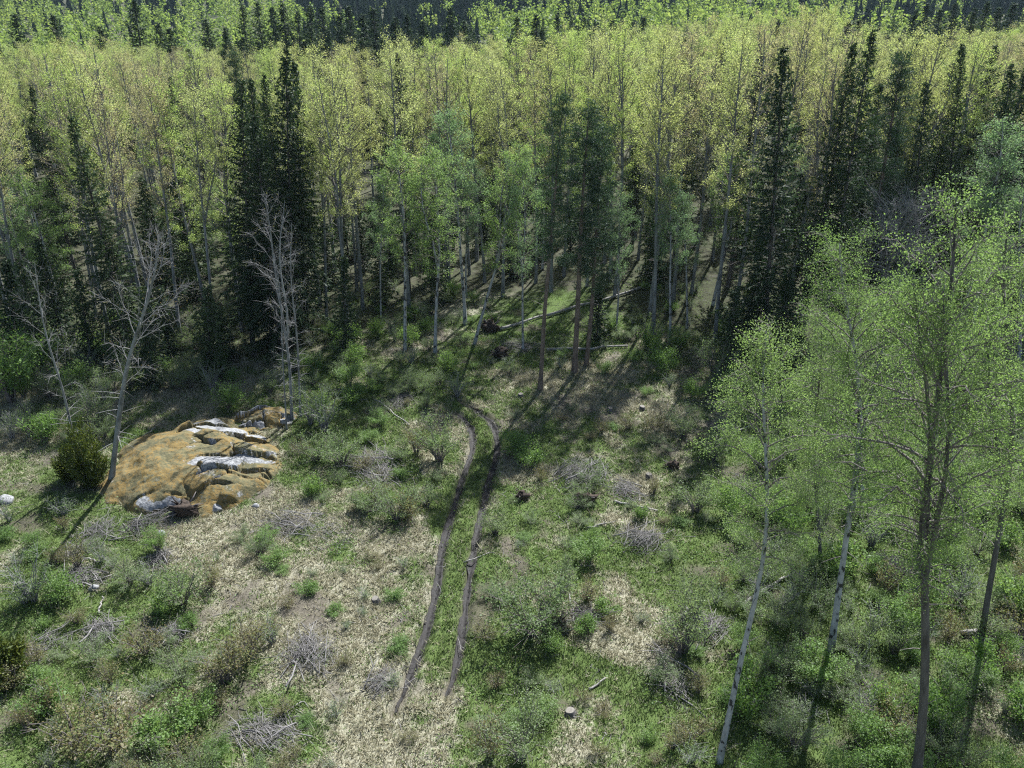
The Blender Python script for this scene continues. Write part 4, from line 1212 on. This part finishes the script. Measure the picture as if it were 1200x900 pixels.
def log(a, b, rad, label, mat='old_wood', group='fallen logs', lift=None):
    p0, p1 = P(*a), P(*b)
    L = float(np.linalg.norm(p1 - p0)); n = 8
    r = np.random.default_rng(int(a[0] * 7 + a[1])); random.seed(1)
    q = np.linspace(0, 1, n)[:, None]
    pts = (p1 - p0) * (q - .5) + r.normal(size=(n, 3)) * .05 * (1 + L * .04)
    mid = (p0 + p1) / 2
    for i in range(n):
        pts[i, 2] = float(terrain0(mid[0] + pts[i, 0], mid[1] + pts[i, 1])) - mid[2] + rad * .8 + (.1 if L > 3 else .04)
    g = Geo(); g.tube(pts, np.linspace(rad, rad * .62, n), 8, True)
    me = g.mesh('log', [M[mat], M['cut_wood']], False)
    mi = np.zeros(len(me.polygons), np.int32); mi[-16:] = 1; me.polygons.foreach_set('material_index', mi)
    o = thing('fallen_log', label, 'log', mid, None, None, group)
    obj('bole', me, o)
    g2 = Geo()
    for k in range(int(3 + L)):
        i = r.integers(1, n - 1); d = r.normal(size=3); d[2] = abs(d[2]) * .7; d = unit(d) * r.uniform(.2, .55)
        s = Geo(); s.tube([pts[i] + d * .05, pts[i] + d * .6, pts[i] + d], [rad * .25, rad * .18, rad * .08], 4, True)
        if k < 6: obj('branch_stub', s.mesh('branch_stub', M[mat]), o)


for a in [((585, 388), (640, 372), .16, 'pale fallen log in the lit glade beside the upper root clump'), ((640, 372), (770, 335), .15, 'long pale fallen log rising right through the glade'),
          ((640, 412), (735, 407), .13, 'dark fallen log lying level between the pines'), ((205, 608), (217, 575), .05, 'thin grey stick leaning at the outcrop foot'),
          ((803, 752), (832, 742), .11, 'short pale log in the brush by the upright willow'), ((800, 728), (806, 712), .09, 'pale log end sticking up behind the short log'),
          ((870, 712), (935, 668), .11, 'pale log lying in the bushes behind the slender birch'), ((690, 810), (708, 797), .06, 'forked pale branch on the green strip at the bottom'),
          ((545, 660), (580, 648), .04, 'arching pale branch across the right rut'), ((70, 690), (130, 676), .07, 'pale log in the small brush heap at the left'),
          ((115, 722), (122, 700), .06, 'pale stick standing out of the grass at the left'), ((100, 655), (118, 660), .06, 'short pale log below the flat brush heap'),
          ((165, 655), (200, 648), .06, 'pale branch above the round willow'), ((440, 470), (480, 500), .06, 'dark thin log slanting in the grass below the birches'),
          ((395, 545), (450, 560), .07, 'pale log in front of the long brush heap'), ((720, 590), (770, 600), .08, 'pale log beside the small brush heap'),
          ((1125, 745), (1200, 740), .13, 'brownish log at the right edge under the trees'), ((160, 520), (185, 500), .05, 'pale stick lying on the mossy outcrop'),
          ((690, 620), (720, 612), .06, 'pale stick between the two right brush piles'), ((180, 855), (205, 880), .06, 'dark leaning stick in the rusty thicket'),
          ((840, 520), (880, 500), .09, 'dark log in the spruce shadow')]: log(*a)


def root_clump(px, py, s, label, mat='root_soil', seed=1):
    """an upturned root plate: a lumpy cake of soil with broken roots sticking out"""
    b = P(px, py); r = np.random.default_rng(seed); random.seed(seed)
    n, k = 12, 16
    th, ph = np.meshgrid(np.linspace(0, math.pi, n), np.linspace(0, 2 * math.pi, k, endpoint=False), indexing='ij')
    d = np.stack([np.sin(th) * np.cos(ph), np.sin(th) * np.sin(ph), np.cos(th)], -1)
    rr = 1 + .85 * fbm(d[..., 0] * 2.6 + seed, d[..., 2] * 2.6 + d[..., 1] * 1.7, 4, seed)
    V = (d * rr[..., None] * np.array([s, s * .7, s * .8])).reshape(-1, 3)
    i, j = np.meshgrid(np.arange(n - 1), np.arange(k), indexing='ij'); i, j = i.ravel(), j.ravel()
    t = thing('root_clump', label, 'root clump', (b[0], b[1], b[2] + s * .45), (0, 0, r.uniform(-.5, .5)), None, 'upturned roots')
    obj('soil_cake', mkmesh('soil_cake', V, np.stack([i * k + j, (i + 1) * k + j, (i + 1) * k + (j + 1) % k, i * k + (j + 1) % k], 1), M[mat]), t)
    for q in range(16):
        a = r.uniform(0, 6.28); dd = np.array([math.cos(a), r.normal() * .4, math.sin(a) * .8 + .25]); g = Geo()
        g.tube([dd * s * .5, dd * s * 1.05 + r.normal(size=3) * .05, dd * s * 1.5 + r.normal(size=3) * .12], [s * .09, s * .06, s * .02], 5, True)
        obj('root', g.mesh('root', M['twig' if q % 2 else mat]), t)


root_clump(575, 388, .85, 'large dark upturned root clump in the lit glade', seed=3)
root_clump(587, 418, .7, 'dark root clump below the large one in the glade', seed=4)
root_clump(652, 738, .62, 'dark upturned root clump right of the large willow', seed=5)
root_clump(688, 588, .6, 'dark soil clump in the hollow below the largest brush pile', seed=6)
root_clump(217, 603, .75, 'dark rooty clump at the near foot of the mossy outcrop', seed=7)
root_clump(788, 548, .42, 'brown root clump right of the largest brush pile', seed=8)
root_clump(612, 585, .4, 'small dark clump beside a thin sapling right of the ruts', seed=9)


def stump(px, py, rad, h, label, seed):
    b = P(px, py); r = np.random.default_rng(seed); random.seed(seed)
    t = thing('tree_stump', label, 'stump', b, (r.normal() * .08, r.normal() * .08, r.uniform(0, 6)), None, 'cut stumps')
    k = 14; th = np.arange(k) * 2 * math.pi / k
    lv = []
    for z, f, w in ((-.15, 1.7, .35), (.04, 1.35, .25), (h * .5, 1.06, .08), (h, 1.0, .05), (h + .012, .93, .05)):
        rad_ = rad * f * (1 + w * np.cos(th * 5 + seed) * .5 + w * .3 * np.sin(th * 3))
        lv.append(np.stack([np.cos(th) * rad_, np.sin(th) * rad_, np.full(k, z) + (z > .1) * .02 * np.sin(th + seed)], 1))
    V = np.vstack(lv); n = len(lv)
    i, j = np.meshgrid(np.arange(n - 1), np.arange(k), indexing='ij'); i, j = i.ravel(), j.ravel()
    obj('bark', mkmesh('stump_bark', V, np.stack([i * k + j, i * k + (j + 1) % k, (i + 1) * k + (j + 1) % k, (i + 1) * k + j], 1), M['dark_bark']), t)
    V2 = np.vstack([lv[-1] + [0, 0, .004], [[0, 0, h + .02]]]); jj = np.arange(k)
    obj('cut_face', mkmesh('cut_face', V2, np.stack([jj, (jj + 1) % k, jj * 0 + k], 1), M['cut_wood']), t)


for k, a in enumerate([(668, 836, .24, .2, 'grey cut stump on the green strip near the bottom'), (638, 733, .2, .3, 'orange-brown stump between the large willow and the root clump'), 
                       (455, 800, .18, .25, 'small stump in the straw left of the ruts at the bottom'), (440, 705, .2, .25, 'dark stump in the straw grass left of the ruts'), (610, 465, .2, .3, 'dark stump at the foot of the thin pine'),
                       (760, 560, .2, .3, 'brown stump in the straw right of the brush pile'), (715, 482, .2, .3, 'brown stump in the shadows below the pines'), (752, 480, .22, .3, 'rusty stump between long trunk shadows')]):
    stump(*a, seed=900 + k)

# ------------------------------------------------------------------ grass, herbs and litter: nobody could count them
def cover_mat(name, g_cols, s_cols, trans=.45):
    m, nt, N, L = newmat(name)
    a = N.new('ShaderNodeAttribute'); a.attribute_name = 'rnd'
    b = N.new('ShaderNodeAttribute'); b.attribute_name = 'tint'
    rg = ramp(N, [(i / (len(g_cols) - 1), c) for i, c in enumerate(g_cols)]); rs = ramp(N, [(i / (len(s_cols) - 1), c) for i, c in enumerate(s_cols)])
    L.new(a.outputs['Fac'], rg.inputs[0]); L.new(a.outputs['Fac'], rs.inputs[0])
    x = N.new('ShaderNodeMix'); x.data_type = 'RGBA'; L.new(b.outputs['Fac'], x.inputs[0]); L.new(rs.outputs[0], x.inputs[6]); L.new(rg.outputs[0], x.inputs[7])
    d = N.new('ShaderNodeBsdfDiffuse'); t = N.new('ShaderNodeBsdfTranslucent'); L.new(x.outputs[2], d.inputs[0]); L.new(x.outputs[2], t.inputs[0])
    ms = N.new('ShaderNodeMixShader'); ms.inputs[0].default_value = trans; L.new(d.outputs[0], ms.inputs[1]); L.new(t.outputs[0], ms.inputs[2])
    o = N.new('ShaderNodeOutputMaterial'); L.new(ms.outputs[0], o.inputs[0])
    return m


M['grass'] = cover_mat('grass', [(.10, .15, .045), (.155, .21, .07), (.21, .26, .105)], [(.22, .195, .12), (.39, .36, .245), (.54, .51, .38)])
r = np.random.default_rng(606)
NT = 250000
yy = np.sqrt(r.uniform(21 ** 2, 78 ** 2, NT)); yy = yy * (1 - .12 * r.random(NT)); xx = r.uniform(-.92, .92, NT) * yy
g, so, fo, lu = masks(xx, yy)
d = np.minimum(pdist(xx, yy, RUTS[0]), pdist(xx, yy, RUTS[1]))
rk = np.hypot((xx - ROCK[0]) / 5.9, (yy - ROCK[1]) / 6.3)
upx, _ = U(xx, yy, 0.0)
keep = (np.abs(upx - 600) < 680) & (d > .33) & (rk > .7) & (r.random(NT) > so * .85) & (r.random(NT) > fo * .8)
xx, yy, g, lu, fo = xx[keep], yy[keep], g[keep], lu[keep], fo[keep]
n = len(xx); zz = terrain(xx, yy)
big = r.random(n) < .035
isg = (g + r.normal(size=n) * .36) > .46
nb = 4
h = np.where(isg, .15, .19) * r.uniform(.5, 1.6, n) * np.where(big, 1.7, 1) * (1 + .25 * lu)
flat = np.where(isg, .55, 1.25)
B = np.repeat(np.stack([xx, yy, zz - .02], 1), nb, 0) + np.concatenate([r.normal(size=(n * nb, 2)) * np.repeat(np.where(big, .16, .09), nb)[:, None], np.zeros((n * nb, 1))], 1)
az = r.uniform(0, 6.28, n * nb); hh = np.repeat(h, nb) * r.uniform(.6, 1.2, n * nb); fl = np.repeat(flat, nb) * r.uniform(.2, 1.3, n * nb)
w = .017 * r.uniform(.7, 1.5, n * nb) * (1 + np.repeat(yy, nb) / 70)
S = np.stack([-np.sin(az), np.cos(az), az * 0], 1) * w[:, None]
T = B + np.stack([np.cos(az) * fl * hh, np.sin(az) * fl * hh, hh], 1)
V = np.stack([B - S, B + S, T], 1).reshape(-1, 3)
me = mkmesh('grass', V, np.arange(len(V)).reshape(-1, 3), M['grass'], np.clip(np.repeat(r.random(n), nb) * .6 + .4 * r.random(n * nb), 0, 1), np.repeat(isg.astype(float), nb))
o = obj('grass', me); o['kind'] = 'stuff'; o['label'] = 'green and straw-coloured grass covering the clearing'

NH = 130000
yy = np.sqrt(r.uniform(21 ** 2, 84 ** 2, NH)) ; xx = r.uniform(-.92, .92, NH) * yy
g, so, fo, lu = masks(xx, yy)
pat = sstep(.02, .3, fbm(xx / 1.8, yy / 1.8, 3, 210))
rk = np.hypot((xx - ROCK[0]) / 6, (yy - ROCK[1]) / 6.4)
d = np.minimum(pdist(xx, yy, RUTS[0]), pdist(xx, yy, RUTS[1]))
keep = (r.random(NH) < np.clip(g * pat * 1.3 + .06, 0, 1)) & (d > .4) & (rk > .8)
xx, yy, fo = xx[keep], yy[keep], fo[keep]
C = np.repeat(np.stack([xx, yy, terrain(xx, yy)], 1), 3, 0); C += np.abs(r.normal(size=C.shape)) * np.array([0, 0, .16]) + r.normal(size=C.shape) * np.array([.16, .16, 0])
gg = Geo(); gg.leaves(C, .11, r, 1.2)
o = obj('low_herbs', gg.mesh('low_herbs', M['bright_leaf'])); o['kind'] = 'stuff'; o['label'] = 'low leafy herbs and brambles between the grass'

g = Geo(); random.seed(3)
for k in range(3400):
    y = math.sqrt(r.uniform(22 ** 2, 84 ** 2)); x = r.uniform(-.72, .72) * y
    z = float(terrain0(x, y)) + .05
    L = r.uniform(.2, 1.1); a = r.uniform(0, 6.28); dd = np.array([math.cos(a), math.sin(a), r.normal() * .12]) * L
    p = np.array([x, y, z]); g.tube([p - dd / 2, p + r.normal(size=3) * .05, p + dd / 2], np.array([.018, .014, .007]) * r.uniform(.6, 1.5), 3)
o = obj('twig_litter', g.mesh('twig_litter', M['slash'])); o['kind'] = 'stuff'; o['label'] = 'grey twig litter scattered over the clearing'
